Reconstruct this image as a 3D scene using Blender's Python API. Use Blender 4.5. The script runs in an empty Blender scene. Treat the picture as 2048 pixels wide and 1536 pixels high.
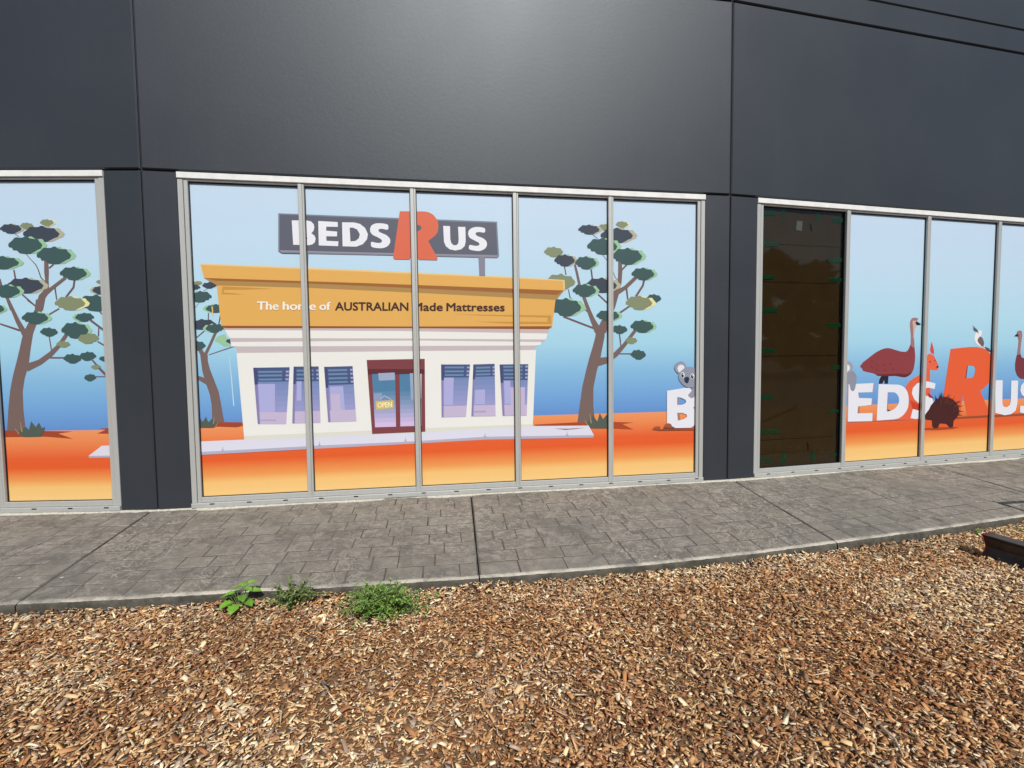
import bpy, bmesh, math, random
import numpy as np
from mathutils import Vector, Matrix, noise
from mathutils.geometry import tessellate_polygon

random.seed(7); RNG = np.random.default_rng(11)
SC = bpy.context.scene
COL = SC.collection

# ------------------------------------------------------------------ camera
F_PX, PITCH, ROLL, YAW, CAM_D, CAM_H = 949.42, -0.05163, 0.01143, 0.14907, 5.0667, 1.45
cy_, sy_, cp_, sp_, cr_, sr_ = (math.cos(YAW), math.sin(YAW), math.cos(PITCH), math.sin(PITCH), math.cos(ROLL), math.sin(ROLL))
XH = Vector((cy_, -sy_, 0)); YF = Vector((sy_, cy_, 0)); ZZ = Vector((0, 0, 1))
FWD = YF * cp_ + ZZ * sp_
UPH = -YF * sp_ + ZZ * cp_
RGT = XH * cr_ - UPH * sr_
UPV = XH * sr_ + UPH * cr_
EYE = Vector((0, -CAM_D, CAM_H))
cam = bpy.data.cameras.new('camera'); camo = bpy.data.objects.new('camera', cam); COL.objects.link(camo)
cam.sensor_width = 36; cam.lens = F_PX / 2048 * 36; cam.clip_start = 0.05; cam.clip_end = 4000
m = Matrix.Identity(4)
for i in range(3):
    m[i][0], m[i][1], m[i][2], m[i][3] = RGT[i], UPV[i], -FWD[i], EYE[i]
camo.matrix_world = m
SC.camera = camo

# ------------------------------------------------------------------ light
SUN_EL, SUN_AZ = math.radians(44.5), math.radians(7.5)       # azimuth: to the right of straight behind the viewer
SUN = Vector((math.sin(SUN_AZ) * math.cos(SUN_EL), -math.cos(SUN_AZ) * math.cos(SUN_EL), math.sin(SUN_EL)))
W = bpy.data.worlds.new('World'); SC.world = W; W.use_nodes = True
wn = W.node_tree.nodes; wl = W.node_tree.links
sky = wn.new('ShaderNodeTexSky'); sky.sky_type = 'NISHITA'; sky.sun_disc = False
sky.sun_elevation = SUN_EL; sky.sun_rotation = math.pi - SUN_AZ
sky.air_density = 1.0; sky.dust_density = 1.2
wl.new(sky.outputs[0], wn['Background'].inputs[0]); wn['Background'].inputs[1].default_value = 0.085
sl = bpy.data.lights.new('sun', 'SUN'); sl.energy = 4.2; sl.angle = math.radians(0.53); sl.color = (1.0, 0.965, 0.915)
so = bpy.data.objects.new('sun', sl); COL.objects.link(so); so.rotation_euler = SUN.to_track_quat('Z', 'Y').to_euler()
so.location = (3, -12, 12)
SC.view_settings.view_transform = 'Standard'; SC.view_settings.look = 'None'
SC.view_settings.exposure = 0.0; SC.view_settings.gamma = 1.0
SC.view_settings.use_curve_mapping = False

# ------------------------------------------------------------------ facade frames (three straight bays meeting at panel joints)
J1, J2, J3 = -2.776, 3.302, 10.30
AL, AR = 0.12715, 0.07819
BAY = {'L': ((J1, 0.0), (math.cos(AL), -math.sin(AL)), (-math.sin(AL), -math.cos(AL)), J1),
       'C': ((0.0, 0.0), (1.0, 0.0), (0.0, -1.0), 0.0),
       'R': ((J2, 0.0), (math.cos(AR), math.sin(AR)), (math.sin(AR), -math.cos(AR)), J2)}
SLOPE = 0.0753                                            # fall of the footpath away from the wall
def P(b, s, d, z):
    O, t, n, s0 = BAY[b]
    return Vector((O[0] + (s - s0) * t[0] + d * n[0], O[1] + (s - s0) * t[1] + d * n[1], z))
def ray(px, py):
    return (FWD + RGT * ((px - 1024) / F_PX) + UPV * ((768 - py) / F_PX)).normalized()
def on_wall(px, py, b, d=0.0):                            # photograph pixel -> (s, z) on the plane at depth d of a bay
    O, t, n, s0 = BAY[b]; v = ray(px, py)
    k = (d - ((EYE.x - O[0]) * n[0] + (EYE.y - O[1]) * n[1])) / (v.x * n[0] + v.y * n[1])
    p = EYE + v * k
    return s0 + (p.x - O[0]) * t[0] + (p.y - O[1]) * t[1], p.z
def on_path(px, py, b):                                   # pixel -> (s, d) on the sloping footpath
    O, t, n, s0 = BAY[b]; v = ray(px, py)
    a = (EYE.x - O[0]) * n[0] + (EYE.y - O[1]) * n[1]; c = v.x * n[0] + v.y * n[1]
    k = -(EYE.z + SLOPE * a) / (v.z + SLOPE * c)
    p = EYE + v * k
    return s0 + (p.x - O[0]) * t[0] + (p.y - O[1]) * t[1], (p.x - O[0]) * n[0] + (p.y - O[1]) * n[1]
def on_level(px, py, z):
    v = ray(px, py); return EYE + v * ((z - EYE.z) / v.z)

# ------------------------------------------------------------------ object helpers
ROOT = {}
def link(o, parent=None):
    COL.objects.link(o)
    if parent is not None: o.parent = parent
    return o
def base_of(parent):
    while parent is not None and parent.parent is not None: parent = parent.parent
    return Vector(parent.location) if parent is not None else Vector((0, 0, 0))
def obj(name, verts, faces, mat, parent=None, cols=None, smooth=False, origin=None):
    off = base_of(parent) if parent is not None else (origin or Vector((0, 0, 0)))
    me = bpy.data.meshes.new(name)
    me.from_pydata([tuple(Vector(v) - off) for v in verts], [], faces)
    if mat is not None: me.materials.append(mat)
    if cols is not None:
        at = me.color_attributes.new('Col', 'FLOAT_COLOR', 'POINT')
        at.data.foreach_set('color', np.array([(c[0], c[1], c[2], 1.0) for c in cols], 'f').ravel())
    if smooth:
        me.polygons.foreach_set('use_smooth', [True] * len(me.polygons))
    me.update()
    o = bpy.data.objects.new(name, me); link(o, parent)
    if parent is None: o.location = off
    return o
def thing(name, label, cat, loc, group=None):
    o = bpy.data.objects.new(name, None); link(o); o.location = loc; o.empty_display_size = 0.1
    o['label'] = label; o['category'] = cat
    if group: o['group'] = group
    return o
def tag(o, label=None, cat=None, group=None, kind=None):
    for k, v in (('label', label), ('category', cat), ('group', group), ('kind', kind)):
        if v: o[k] = v
    return o
def chbox(b, s0, s1, z0, z1, d0, d1, c=0.004):            # box in a bay: d0 back, d1 front, front edges chamfered
    c = min(c, (s1 - s0) * .4, (z1 - z0) * .4)
    v = [P(b, s0, d0, z0), P(b, s1, d0, z0), P(b, s1, d0, z1), P(b, s0, d0, z1),
         P(b, s0, d1 - c, z0), P(b, s1, d1 - c, z0), P(b, s1, d1 - c, z1), P(b, s0, d1 - c, z1),
         P(b, s0 + c, d1, z0 + c), P(b, s1 - c, d1, z0 + c), P(b, s1 - c, d1, z1 - c), P(b, s0 + c, d1, z1 - c)]
    f = [(0, 3, 2, 1), (0, 1, 5, 4), (1, 2, 6, 5), (2, 3, 7, 6), (3, 0, 4, 7),
         (4, 5, 9, 8), (5, 6, 10, 9), (6, 7, 11, 10), (7, 4, 8, 11), (8, 9, 10, 11)]
    return v, f
def merge(parts):
    V, Fc = [], []
    for v, f in parts:
        n = len(V); V += list(v); Fc += [tuple(i + n for i in q) for q in f]
    return V, Fc

# ------------------------------------------------------------------ materials
def lin(c):
    c = c / 255.0
    return c / 12.92 if c <= 0.04045 else ((c + 0.055) / 1.055) ** 2.4
def srgb(r, g, b, k=1.0): return (lin(r) * k, lin(g) * k, lin(b) * k)
class NT:
    def __init__(s, name):
        s.m = bpy.data.materials.new(name); s.m.use_nodes = True; s.t = s.m.node_tree; s.b = s.t.nodes['Principled BSDF']
    def n(s, typ, **kw):
        q = s.t.nodes.new('ShaderNode' + typ)
        for k, v in kw.items():
            if hasattr(q, k): setattr(q, k, v)
            else: q.inputs[k.replace('_', ' ')].default_value = v
        return q
    def l(s, a, b): s.t.links.new(a, b)
    def noise(s, vec, scale, detail=4, rough=.55, dist=0):
        q = s.n('TexNoise'); q.inputs['Scale'].default_value = scale; q.inputs['Detail'].default_value = detail
        q.inputs['Roughness'].default_value = rough; q.inputs['Distortion'].default_value = dist
        s.l(vec, q.inputs['Vector']); return q.outputs['Fac']
    def ramp(s, fac, stops):
        q = s.n('ValToRGB'); e = q.color_ramp.elements
        while len(e) < len(stops): e.new(0.5)
        for i, (p, c) in enumerate(stops):
            e[i].position = p; e[i].color = (c[0], c[1], c[2], 1) if not isinstance(c, (int, float)) else (c, c, c, 1)
        s.l(fac, q.inputs['Fac']); return q.outputs['Color']
    def mix(s, fac, a, b, mode='MIX'):
        q = s.n('Mix', data_type='RGBA', blend_type=mode)
        for i, x in ((0, fac), (6, a), (7, b)):
            if isinstance(x, (int, float)): q.inputs[i].default_value = x
            elif isinstance(x, tuple): q.inputs[i].default_value = (x[0], x[1], x[2], 1)
            else: s.l(x, q.inputs[i])
        return q.outputs[2]
    def math(s, op, a, b=0.0):
        q = s.n('Math', operation=op)
        for i, x in ((0, a), (1, b)):
            if isinstance(x, (int, float)): q.inputs[i].default_value = x
            else: s.l(x, q.inputs[i])
        return q.outputs[0]
    def pos(s): return s.n('NewGeometry').outputs['Position']
    def scaled(s, v, sx, sy, sz):
        q = s.n('Mapping'); q.inputs['Scale'].default_value = (sx, sy, sz); s.l(v, q.inputs['Vector']); return q.outputs[0]
    def col(s, c):
        if isinstance(c, tuple): s.b.inputs['Base Color'].default_value = (c[0], c[1], c[2], 1)
        else: s.l(c, s.b.inputs['Base Color'])
    def set(s, rough=None, metal=None, spec=None):
        for k, v in (('Roughness', rough), ('Metallic', metal), ('Specular IOR Level', spec)):
            if v is None: continue
            if isinstance(v, (int, float)): s.b.inputs[k].default_value = v
            else: s.l(v, s.b.inputs[k])
    def bump(s, h, strength=.3, dist=.01):
        q = s.n('Bump'); q.inputs['Strength'].default_value = strength; q.inputs['Distance'].default_value = dist
        s.l(h, q.inputs['Height']); s.l(q.outputs[0], s.b.inputs['Normal'])
def gray(v): return (v, v, v)

def mat_wall():
    t = NT('painted_precast'); p = t.pos()
    big = t.noise(p, .9, 3); st = t.noise(t.scaled(p, 6, 6, .5), 1.0, 4)
    c = t.mix(t.ramp(big, [(.3, 0), (.75, 1)]), (.0215, .0255, .032), (.0275, .032, .039))
    c = t.mix(t.math('MULTIPLY', t.ramp(st, [(.55, 0), (.85, 1)]), .18), c, (.045, .052, .064))
    t.col(c)
    t.set(rough=t.math('ADD', t.math('MULTIPLY', big, .08), .435), spec=.60)
    t.b.inputs['Specular Tint'].default_value = (.88, .95, 1.0, 1)
    h = t.math('ADD', t.noise(p, 230, 3, .6), t.math('MULTIPLY', t.noise(p, 28, 3), .8))
    t.bump(h, .22, .004); return t.m
def mat_alu():
    t = NT('mill_aluminium'); p = t.pos()
    s1 = t.noise(t.scaled(p, 30, 30, 1.5), 1, 4); s2 = t.noise(p, 14, 5, .7)
    c = t.mix(s1, (.42, .43, .415), (.50, .51, .49)); c = t.mix(t.ramp(s2, [(.55, 0), (.8, .4)]), c, (.33, .315, .275))
    t.col(c); t.set(rough=t.math('ADD', t.math('MULTIPLY', s2, .25), .32), metal=.25, spec=.5)
    t.bump(s2, .06, .002); return t.m
def mat_film():
    t = NT('printed_film'); a = t.n('Attribute', attribute_name='Col'); p = t.pos()
    g = t.noise(p, 420, 2); c = t.mix(.05, a.outputs['Color'], t.mix(g, gray(.25), gray(.75)), 'OVERLAY')
    t.col(c); t.set(rough=.38, spec=.35); t.bump(t.noise(p, 6, 2), .02, .01); return t.m
def mat_simple(name, c1, c2, scale=20, rough=.7, metal=0, spec=.4, bump=.2, bdist=.003, detail=4):
    t = NT(name); p = t.pos(); f = t.noise(p, scale, detail, .6)
    t.col(t.mix(t.ramp(f, [(.3, 0), (.7, 1)]), c1, c2)); t.set(rough=rough, metal=metal, spec=spec)
    if bump: t.bump(t.noise(p, scale * 3, 3), bump, bdist)
    return t.m
def mat_paver(name, worn):
    t = NT(name); p = t.pos(); rnd = t.n('ObjectInfo').outputs['Random']
    big = t.noise(p, .9, 4, .6, .4); patch = t.noise(p, 3.2, 5, .65, .8); mid = t.noise(p, 11, 5, .7, .5); fine = t.noise(p, 120, 4, .75)
    def ridge(sc, w, d):
        q = t.math('ABSOLUTE', t.math('SUBTRACT', t.noise(p, sc, 2.5, .5, d), .5)); return t.ramp(q, [(0.0, 1), (w, 0)])
    scuff = t.math('MULTIPLY', t.math('MAXIMUM', ridge(3.6, .030, 2.6), ridge(7.0, .026, 1.8)), t.ramp(big, [(.40, .15), (.60, 1)]))
    c = t.mix(rnd, (.170, .157, .131), (.210, .195, .165))
    c = t.mix(t.ramp(big, [(.38, 0), (.62, .8)]), c, (.196, .170, .136))
    c = t.mix(t.ramp(patch, [(.46, 0), (.64, .8)]), c, (.112, .106, .092))
    c = t.mix(t.ramp(mid, [(.48, 0), (.68, .6)]), c, (.33, .305, .262))
    c = t.mix(t.math('MULTIPLY', scuff, .72), c, (.42, .395, .345))
    if worn: c = t.mix(t.ramp(patch, [(.42, 1), (.62, .25)]), c, (.54, .50, .42))
    c = t.mix(t.ramp(fine, [(.46, .0), (.68, .5)]), c, (.10, .094, .08))
    t.col(c); t.set(rough=.82, spec=.3)
    t.bump(t.math('ADD', t.math('MULTIPLY', mid, 1.0), t.math('MULTIPLY', fine, .5)), .6, .006); return t.m
def mat_kerb():
    t = NT('kerb_face'); p = t.pos(); f = t.noise(p, 11, 6, .7); g = t.noise(p, 70, 4, .7); h = t.noise(t.scaled(p, 3, 3, 18), 1.5, 3)
    c = t.mix(t.ramp(f, [(.3, 0), (.7, 1)]), (.04, .038, .032), (.13, .12, .10)); c = t.mix(t.ramp(h, [(.5, 0), (.75, .6)]), c, (.06, .066, .042))
    c = t.mix(t.ramp(g, [(.6, 0), (.8, .5)]), c, (.2, .19, .16)); t.col(c); t.set(rough=.9, spec=.2)
    t.bump(t.math('ADD', f, t.math('MULTIPLY', g, .5)), .8, .01); return t.m
def mat_attr(name, rough=.85, spec=.25, grain=True, trans=False):
    t = NT(name); a = t.n('Attribute', attribute_name='Col'); p = t.pos(); c = a.outputs['Color']
    if grain: c = t.mix(t.ramp(t.noise(p, 160, 3, .7), [(.35, 0), (.75, .45)]), c, t.mix(.55, c, (.05, .03, .015)))
    t.col(c); t.set(rough=rough, spec=spec)
    if trans:
        t.b.inputs['Subsurface Weight'].default_value = 0
    return t.m
def mat_glass():
    t = NT('tinted_glass'); nt = t.t
    tr = t.n('BsdfTransparent'); tr.inputs[0].default_value = (.61, .60, .54, 1)
    gl = t.n('BsdfGlossy'); gl.inputs['Roughness'].default_value = .03; gl.inputs['Color'].default_value = (.9, .95, .95, 1)
    lw = t.n('LayerWeight'); lw.inputs['Blend'].default_value = .5
    fr = t.math('ADD', t.math('MULTIPLY', t.math('POWER', lw.outputs['Facing'], 5.0), .9), .026)
    mx = t.n('MixShader'); t.l(fr, mx.inputs[0]); t.l(tr.outputs[0], mx.inputs[1]); t.l(gl.outputs[0], mx.inputs[2])
    nt.links.new(mx.outputs[0], nt.nodes['Material Output'].inputs['Surface']); return t.m
M = dict(wall=mat_wall(), alu=mat_alu(), film=mat_film(), paver=mat_paver('stamped_concrete', False), worn=mat_paver('stamped_concrete_worn', True),
         flash=mat_simple('sunlit_white_flashing', (.66, .67, .65), (.8, .8, .78), 9, .42, bump=.1), kerb=mat_kerb(), glass=mat_glass(), chips=mat_attr('wood_chip'), leaf=mat_attr('leaf', .5, .4, False),  # flash: white paint, its colour also lightened for sun glare on the header
         seal=mat_simple('joint_sealant', (.010, .011, .016), (.018, .019, .024), 30, .6),
         black=mat_simple('black_rubber', (.008, .008, .009), (.014, .014, .015), 40, .5),
         mortar=mat_simple('mortar', (.36, .34, .28), (.58, .56, .48), 45, .9, bump=.6, bdist=.006),
         groove=mat_simple('control_joint', (.035, .031, .026), (.145, .13, .108), 3.2, .95),
         soil=mat_simple('mulch_soil', (.14, .08, .04), (.28, .165, .08), 38, .95, bump=.8, bdist=.02),
         asphalt=mat_simple('asphalt', (.04, .04, .042), (.06, .06, .06), 60, .9, bump=.4),
         card=mat_simple('cardboard', (.15, .095, .05), (.185, .12, .066), 5, .8),
         tape=mat_simple('green_tape', (.012, .22, .115), (.02, .30, .16), 30, .45, bump=.05),
         tapeink=mat_simple('tape_print', (.004, .03, .02), (.006, .04, .025), 30, .5, bump=0),
         ink=mat_simple('marker_ink', (.006, .006, .012), (.012, .012, .02), 30, .6, bump=0),
         paper=mat_simple('paper_label', (.45, .55, .75), (.6, .7, .85), 60, .6, bump=0),
         inner=mat_simple('interior_dark', (.02, .022, .03), (.035, .035, .045), 4, .8, bump=0),
         steel=mat_simple('black_painted_steel', (.018, .016, .014), (.055, .049, .043), 16, .42, bump=.25),
         redsteel=mat_simple('red_painted_steel', (.06, .006, .009), (.11, .01, .014), 22, .5, bump=.25),
         twig=mat_simple('twig_bark', (.34, .27, .19), (.52, .45, .35), 60, .85, bump=.5),
         stem=mat_simple('weed_stem', (.09, .15, .04), (.14, .19, .06), 40, .6, bump=.1))

# ------------------------------------------------------------------ setting: ground
MULCH_Z = -0.195
def und(x, y):                                            # lie of the mulch
    a = noise.noise(Vector((x * .8, y * .8, 3.1))) * .030 + noise.noise(Vector((x * 2.7, y * 2.7, 9.2))) * .012
    return a * min(1.0, max(0.15, (-1.75 - y) / .6))
g = obj('ground', [(-400, -600, -.34), (400, -600, -.34), (400, 500, -.34), (-400, 500, -.34)], [(0, 1, 2, 3)], M['asphalt'])
tag(g, kind='structure')
gx = np.linspace(-9, 13, 133); gy = np.linspace(-7.5, -0.6, 43)
bv = [(x, y, MULCH_Z - .012 + und(x, y)) for y in gy for x in gx]
bf = [(j * 133 + i, j * 133 + i + 1, (j + 1) * 133 + i + 1, (j + 1) * 133 + i) for j in range(42) for i in range(132)]
tag(obj('garden_bed', bv, bf, M['soil'], smooth=True), kind='structure')

tv, tf = [], []
rt = random.Random(9)
for k in range(46):
    cx, cy0 = -75 + k * 3.6 + rt.uniform(-1, 1), -36 + rt.uniform(-4, 4); h = rt.uniform(9.5, 13); rx = rt.uniform(3, 5)
    for q in range(150):
        a, e = rt.uniform(0, 6.283), rt.uniform(-1.2, 1.5); rr = rt.uniform(.75, 1.05)
        c = Vector((cx + rx * rr * math.cos(a) * math.cos(e), cy0 + rx * rr * math.sin(a) * math.cos(e), -.3 + h * .52 + h * .48 * rr * math.sin(e)))
        u = Vector((rt.gauss(0, 1), rt.gauss(0, 1), rt.gauss(0, 1))).normalized(); v = u.orthogonal().normalized(); n = len(tv); sz = rt.uniform(.5, 1.1)
        tv += [c - u * sz, c + v * sz, c + u * sz, c - v * sz]; tf.append((n, n + 1, n + 2, n + 3))
tb = obj('tree_belt', tv, tf, mat_simple('far_foliage', (.02, .035, .012), (.05, .075, .025), 1.5, .8, bump=0))
tag(tb, 'belt of dark trees across the road mirrored faintly in the unprinted pane', 'trees', kind='stuff')

# ------------------------------------------------------------------ setting: stamped concrete footpath
KERB = {'L': [(-330, 1226), (31, 1208)], 'C': [(31, 1208), (240, 1198), (448, 1186), (700, 1172), (959, 1155.5), (1160, 1141), (1350, 1124), (1520, 1105), (1674, 1085)],
        'R': [(1674, 1085), (1840, 1063), (1998, 1040), (2200, 1010)]}
KSD = {b: [on_path(x, y, b) for x, y in KERB[b]] for b in KERB}
def kerb_d(b, s):
    q = KSD[b]
    return float(np.interp(s, [a[0] for a in q], [a[1] for a in q]))
def jl(b, wall_px, kerb_px):                              # joint line: s at the wall, slope of s over d
    a = on_path(*wall_px, b); k = on_path(*kerb_px, b)
    return (a[0], (k[0] - a[0]) / (k[1] - a[1]), a[1])
jJ1C = jl('C', (303.5, 1022), (31, 1208)); jJ1L = jl('L', (303.5, 1022), (31, 1208))
jP2 = jl('C', (942, 989), (959, 1155.5))
jJ2C = jl('C', (1462, 958), (1674.6, 1085)); jJ2R = jl('R', (1462, 958), (1674.6, 1085))
jP4 = jl('R', (1857.7, 930), (2048, 985))
def at(j, d): return j[0] + j[1] * (d - j[2])
SLABS = [('L', (-6.2, 0, 0), jJ1L), ('C', jJ1C, jP2), ('C', jP2, jJ2C), ('R', jJ2R, jP4), ('R', jP4, (9.6, .12, 0))]
LAB = ['leftmost', 'left', 'middle', 'right', 'far']
G2 = .006
for si, (b, ja, jb) in enumerate(SLABS):
    zs = lambda d, k=0.0: -SLOPE * d + k
    N = 150
    pts = []
    for i in range(N + 1):                                # kerb front line of this slab
        u = i / N
        s = at(ja, 1.6) + .0045 + (at(jb, 1.6) - .0045 - at(ja, 1.6) - .0045) * u
        d = kerb_d(b, s)
        s = (at(ja, d) + .0045) * (1 - u) + (at(jb, d) - .0045) * u
        pts.append((s, kerb_d(b, s) + .006 * noise.noise(Vector((s * 3, si, 0)))))
    sa, sb = at(ja, -.12) + .0045, at(jb, -.12) - .0045
    prof = [(-.040, -.0018), (-.032, .0006), (-.016, -.001), (-.004, -.006), (0.004, -.016), (.002, -.035), (.006, -.055), (.004, -.075), (.008, -.13)]  # worn nosing, then kerb face
    V, Fc = [], []
    for (s, d) in pts:
        for (dd, dz) in prof:
            ddj = dd + (.005 if dd > -.03 else .002) * noise.noise(Vector((s * 22, dz * 60, si + 5))) + (.004 * noise.noise(Vector((s * 70, dz * 90, si))) if dd > -.01 else 0)
            V.append(P(b, s, d + ddj, zs(d + dd, dz if dz < -.1 else dz + .0025 * noise.noise(Vector((s * 30, dd * 60, 1))))))
    k = len(prof)
    for i in range(N):
        for j in range(k - 1):
            Fc.append((i * k + j, i * k + j + 1, (i + 1) * k + j + 1, (i + 1) * k + j))
    body_v = [P(b, sa, -.12, zs(-.12, -.0018)), P(b, sb, -.12, zs(-.12, -.0018)), P(b, sa, -.12, -.3), P(b, sb, -.12, -.3)]
    n0 = len(V); V += body_v
    # bed under the pavers, as a fan strip from the wall line to the nosing back line
    bedw = []
    for i in range(N + 1):
        u = i / N; bedw.append(len(V)); V.append(P(b, sa + (sb - sa) * u, -.12, zs(-.12, -.0018)))
    for i in range(N): Fc.append((bedw[i], i * k, (i + 1) * k, bedw[i + 1]))
    # side walls of the control joint
    for e, idx in ((0, 0), (1, N * k)):
        a = bedw[0] if e == 0 else bedw[-1]
        lo = len(V); V.append(P(b, (sa if e == 0 else sb), -.12, -.3)); V.append(P(b, pts[0 if e == 0 else -1][0], pts[0 if e == 0 else -1][1], -.3))
        Fc.append((a, lo, lo + 1, idx + k - 1, idx + k - 2, idx + k - 3, idx))
    sl_o = obj('pavement', V, Fc, M['kerb'])
    sl_o.data.materials.append(M['worn']); sl_o.data.materials.append(M['groove'])
    for q in sl_o.data.polygons:
        if q.index < N * (k - 1): q.material_index = 1 if q.index % (k - 1) < 3 else 0
        else: q.material_index = 2
        q.use_smooth = q.index < N * (k - 1)
    tag(sl_o, kind='structure')
    # pavers: running courses parallel to the wall
    NC = 9
    r = random.Random(40 + si)
    for c in range(NC):
        u0, u1 = c / NC, (c + 1) / NC
        smid = lambda s: kerb_d(b, s) - .034
        dm = .02 + (u0 + u1) / 2 * 1.5
        s = at(ja, dm) + .008; end = at(jb, dm) - .008
        L0 = r.uniform(.12, .36)
        while s < end - .03:
            e = min(end, s + L0)
            if end - e < .10: e = end
            L0 = r.choice((.20, .235, .27, .31, .34, .36)) * r.uniform(.95, 1.05)
            q = []
            jit = [r.uniform(-.002, .002) for _ in range(8)]
            for k2, (ss, uu) in enumerate(((s, u0), (e, u0), (e, u1), (s, u1))):
                jjs = ss
                dd = 0.0 + uu * smid(ss)
                # follow the skew of the slab joints at the slab ends
                if ss <= at(ja, dm) + .0085: jjs = at(ja, dd) + .008
                elif ss >= end - 1e-6: jjs = at(jb, dd) - .008
                q.append((jjs, dd))
            gs = .0042; gd = .0055
            top = [(q[0][0] + gs + jit[0], q[0][1] + gd + jit[4]), (q[1][0] - gs + jit[1], q[1][1] + gd + jit[5]),
                   (q[2][0] - gs + jit[2], q[2][1] - gd + jit[6]), (q[3][0] + gs + jit[3], q[3][1] - gd + jit[7])]
            h = .002 + r.uniform(-.0012, .0012); tilt = r.uniform(-.0016, .0016)
            cx = sum(a[0] for a in top) / 4; cd = sum(a[1] for a in top) / 4
            Vb, ch = [], .004
            for (a, dd) in top: Vb.append(P(b, a, dd, zs(dd, -.012)))
            for (a, dd) in top: Vb.append(P(b, a, dd, zs(dd, h - .003)))
            for i4, (a, dd) in enumerate(top):
                a2 = a + (ch if a < cx else -ch); d2 = dd + (ch if dd < cd else -ch)
                Vb.append(P(b, a2, d2, zs(d2, h + tilt * (1 if a < cx else -1))))
            Fb = [(0, 4, 5, 1), (1, 5, 6, 2), (2, 6, 7, 3), (3, 7, 4, 0), (4, 8, 9, 5), (5, 9, 10, 6), (6, 10, 11, 7), (7, 11, 8, 4), (8, 11, 10, 9)]
            obj('paver', Vb, Fb, M['paver'], sl_o)
            s = e

# ------------------------------------------------------------------ building: precast panels
T_TOP, T_HEAD, U_TOP = 3.285, 3.222, 5.413
Z2 = on_wall(1797, 10.5, 'R')[1]
bw = thing('shop_building', 'dark grey painted precast concrete shop wall above and between the windows', 'building', (0, 0.1, 0))
GAP = .007
def panel(b, s0, s1, z0, z1, c=.012): return obj('concrete_panel', *chbox(b, s0, s1, z0, z1, -.18, 0, c), M['wall'], bw)
S_L, S_R = -8.9, J3
for (z0, z1) in ((T_TOP + .012, U_TOP - GAP), (U_TOP + GAP, Z2 - .003), (Z2 + .003, Z2 + 2.2)):
    panel('L', S_L, J1 - GAP, z0, z1); panel('C', J1 + GAP, J2 - GAP, z0, z1); panel('R', J2 + GAP, S_R, z0, z1)
WIN = {'L': (-8.62, -3.125), 'C': (-2.463, 2.990), 'R': (3.658, 9.98)}
for b, s0, s1 in (('L', -8.9, WIN['L'][0]), ('L', WIN['L'][1], J1 - GAP), ('C', J1 + GAP, WIN['C'][0]), ('C', WIN['C'][1], J2 - GAP), ('R', J2 + GAP, WIN['R'][0]), ('R', WIN['R'][1], J3)):
    panel(b, s0, s1, .012, T_TOP - .004, .008)
# sealant behind the joints
for b, s0, s1 in (('L', S_L, J1 - .004), ('C', J1 - .0, J2), ('R', J2 + .004, S_R)):
    for z in (T_TOP + .004, U_TOP, Z2):
        obj('joint_sealant', *chbox(b, s0, s1, z - .02, z + .02, -.16, -.028, .001), M['seal'], bw)
for b, s in (('C', J1), ('C', J2)):
    obj('joint_sealant', *chbox(b, s - .03, s + .03, .02, Z2 + 2.19, -.15, -.022, .001), M['seal'], bw)
# rear mass of the building, roof and a dark interior wall
iv = []
for z in (-.3, Z2 + 2.1):
    iv += [P('L', S_L, -.19, z), P('C', J1, -.19, z), P('C', J2, -.19, z), P('R', S_R, -.19, z), P('R', S_R, -14, z), P('L', S_L, -14, z)]
rv = [v + Vector((0, .65, 0)) for v in iv[:4]] + iv[4:6] + [v + Vector((0, .65, 0)) for v in iv[6:10]] + iv[10:]
obj('rear_wall', rv, [(0, 1, 7, 6), (1, 2, 8, 7), (2, 3, 9, 8), (3, 4, 10, 9), (4, 5, 11, 10), (5, 0, 6, 11)], M['inner'], bw)
obj('roof', iv[6:], [(0, 1, 2, 3, 4, 5)], M['inner'], bw)
# ragged mortar bead along the foot of the facade
for b, s0, s1 in (('L', S_L, J1), ('C', J1, J2), ('R', J2, S_R)):
    n = int((s1 - s0) / .035); V = []; Fc = []
    for i in range(n + 1):
        s = s0 + (s1 - s0) * i / n
        e = .036 + .030 * noise.noise(Vector((s * 2.2, 1.5, 0))) + .012 * noise.noise(Vector((s * 13, 7, 0))) + .006 * noise.noise(Vector((s * 40, 3, 0)))
        if noise.noise(Vector((s * 1.3, 22, 0))) < -.25: e *= .35
        for dd, z in ((-.03, .016), (e * .55, .014), (e, .004), (e + .004, -.012)): V.append(P(b, s, dd, z + .002 * noise.noise(Vector((s * 30, dd * 50, 2))) - SLOPE * max(dd, 0)))
    for i in range(n):
        for j in range(3): Fc.append((i * 4 + j, i * 4 + j + 1, i * 4 + j + 5, i * 4 + j + 4))
    obj('mortar_bead', V, Fc, M['mortar'], bw, smooth=True)

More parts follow.
